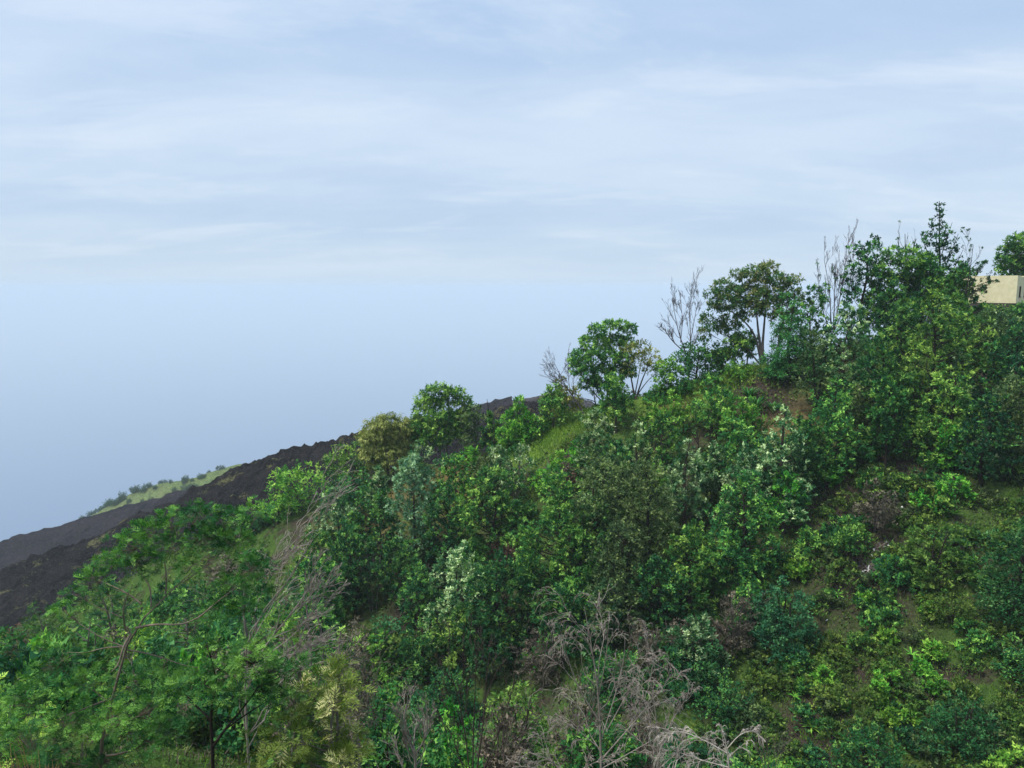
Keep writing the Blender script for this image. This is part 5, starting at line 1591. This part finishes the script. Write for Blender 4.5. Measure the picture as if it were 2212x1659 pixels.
# straw-coloured grass on the verge at our feet, bottom left corner
b = Bag()
r = R2(31)
n_ = 70
vxs = np.concatenate([r.uniform(-60, 130, 55), r.uniform(130, 330, 15)])
C, E = [], []
for i, vx in enumerate(vxs):
    Y = r.uniform(3.2, 4.4)
    top = at(vx, (1665 - max(0, 60 - abs(vx - 40) * .5) * r.uniform(.2, 1.3)), Y)
    X = top[0] + r.normal() * .08
    z0 = float(ground(X, Y))
    C.append((X, Y, z0))
    E.append(top)
C, E = np.array(C), np.array(E)
M1 = C * .6 + E * .4 + r.normal(size=C.shape) * .04
M2 = C * .2 + E * .8 + r.normal(size=C.shape) * .03
b.tubes(np.stack([C, M1, M2, E], 1), np.tile(np.array([[.005, .004, .003, .0012]]), (len(C), 1)), 4)
b.T = [np.clip(.5 + r.normal(size=sum(len(q) for q in b.Q)) * .2, 0, 1)]
tag(link('straw_grass', b.mesh('straw_grass', 'straw')), 'tall straw-coloured grass tips at the bottom left corner', 'grass', kind='stuff')

# ------------------------------------------------------------------ far shrubs along the grassy hill
FS = [shrub_proto(950 + i, 'far_leaf', 4.5, 5.0, 'big') for i in range(3)]
zf = lambda zx, zy: (zx * .3333, 877.8 + zy * .3333)
FAR = [(430, 748, .7), (490, 728, .6), (515, 715, .7), (540, 705, .8), (578, 690, .9), (605, 688, .6), (630, 672, .9), (650, 660, .9), (672, 640, 1.1), (700, 630, 1.1), (725, 625, 1.1), (750, 615, 1.1), (772, 600, 1.0), (795, 580, 1.2), (810, 585, 1.0), (870, 545, 1.2), (895, 530, 1.0),
       (930, 525, .9), (950, 515, .8), (985, 505, .8), (1010, 500, .7), (1040, 495, .7), (1070, 490, .7), (1100, 485, .6), (1195, 465, 1.0), (1215, 462, .8), (1250, 455, .6), (1290, 445, .9), (1330, 432, .6), (1360, 415, .6), (1420, 392, .8), (1450, 388, .6), (1545, 378, .5),
       (850, 605, .8), (925, 590, .6), (1080, 575, .7), (1135, 520, .8), (1195, 545, 1.3), (1220, 535, 1.0), (1240, 525, 1.3), (815, 630, .6), (1150, 570, .8), (985, 590, .7)]
hillo = bpy.data.objects['grassy_hill'].data
hv = np.empty(len(hillo.vertices) * 3, np.float32)
hillo.vertices.foreach_get('co', hv)
hv = hv.reshape(-1, 3)
ol = bpy.data.objects['old_lava_slope'].data
ov_ = np.empty(len(ol.vertices) * 3, np.float32)
ol.vertices.foreach_get('co', ov_)
hv2 = np.concatenate([hv, ov_.reshape(-1, 3)])


def near_ground(vx, vy):
    d = ray(vx, vy)
    proj = hv[:, 1] / d[1]
    ex = hv[:, 0] - d[0] * proj
    ez = hv[:, 2] - d[2] * proj
    return hv[np.argmin(ex ** 2 + ez ** 2 + ((hv[:, 1] > 474) * 25.0))]


for i, (zx, zy, s) in enumerate(FAR):
    p = near_ground(zf(zx, zy)[0], zf(zx, zy)[1] + 7)
    e = thing('far_shrub', 'tiny dark shrub on the distant grassy hill', 'shrub', tuple(float(c) for c in p - np.array([0, 0, .4])), 'shrubs on the distant grassy hill')
    s *= .95
    e.scale = (s, s, s * 1.05)
    e.rotation_euler = (0, 0, i * 1.3)
    link('stem', FS[i % 3][0], e)
    link('foliage', FS[i % 3][1], e)

# ------------------------------------------------------------------ haze
m, t = new_mat('haze')
pv = nd(t, 'ShaderNodeVolumePrincipled')
pv.inputs['Color'].default_value = (.695, .80, .885, 1)
pv.inputs['Density'].default_value = 0.00023
pv.inputs['Anisotropy'].default_value = 0.0
o_ = nd(t, 'ShaderNodeOutputMaterial')
t.links.new(pv.outputs[0], o_.inputs['Volume'])
b = Bag()
boxes(b, (-17000, 17000, -5000, 25000, -1105, 18))
tag(link('haze', b.mesh('haze', 'haze')), 'pale blue haze over the sea and slopes', 'haze', kind='stuff')

tris = {}
HREP.sort(key=lambda q: -q[2])
for o in S.objects:
    if o.type == 'MESH':
        tris[o.data.name] = len(o.data.polygons) * 2
0 and print('BIG', sorted(((len(o.data.polygons) * 2, o.name, (o.parent or o).get('label', '')[:40]) for o in S.objects if o.type == 'MESH' and o.data.users == 1), reverse=True)[:45])
print('TRIS', sum(tris.values()), 'objects', len(S.objects))
for hrow in HREP:
    pass
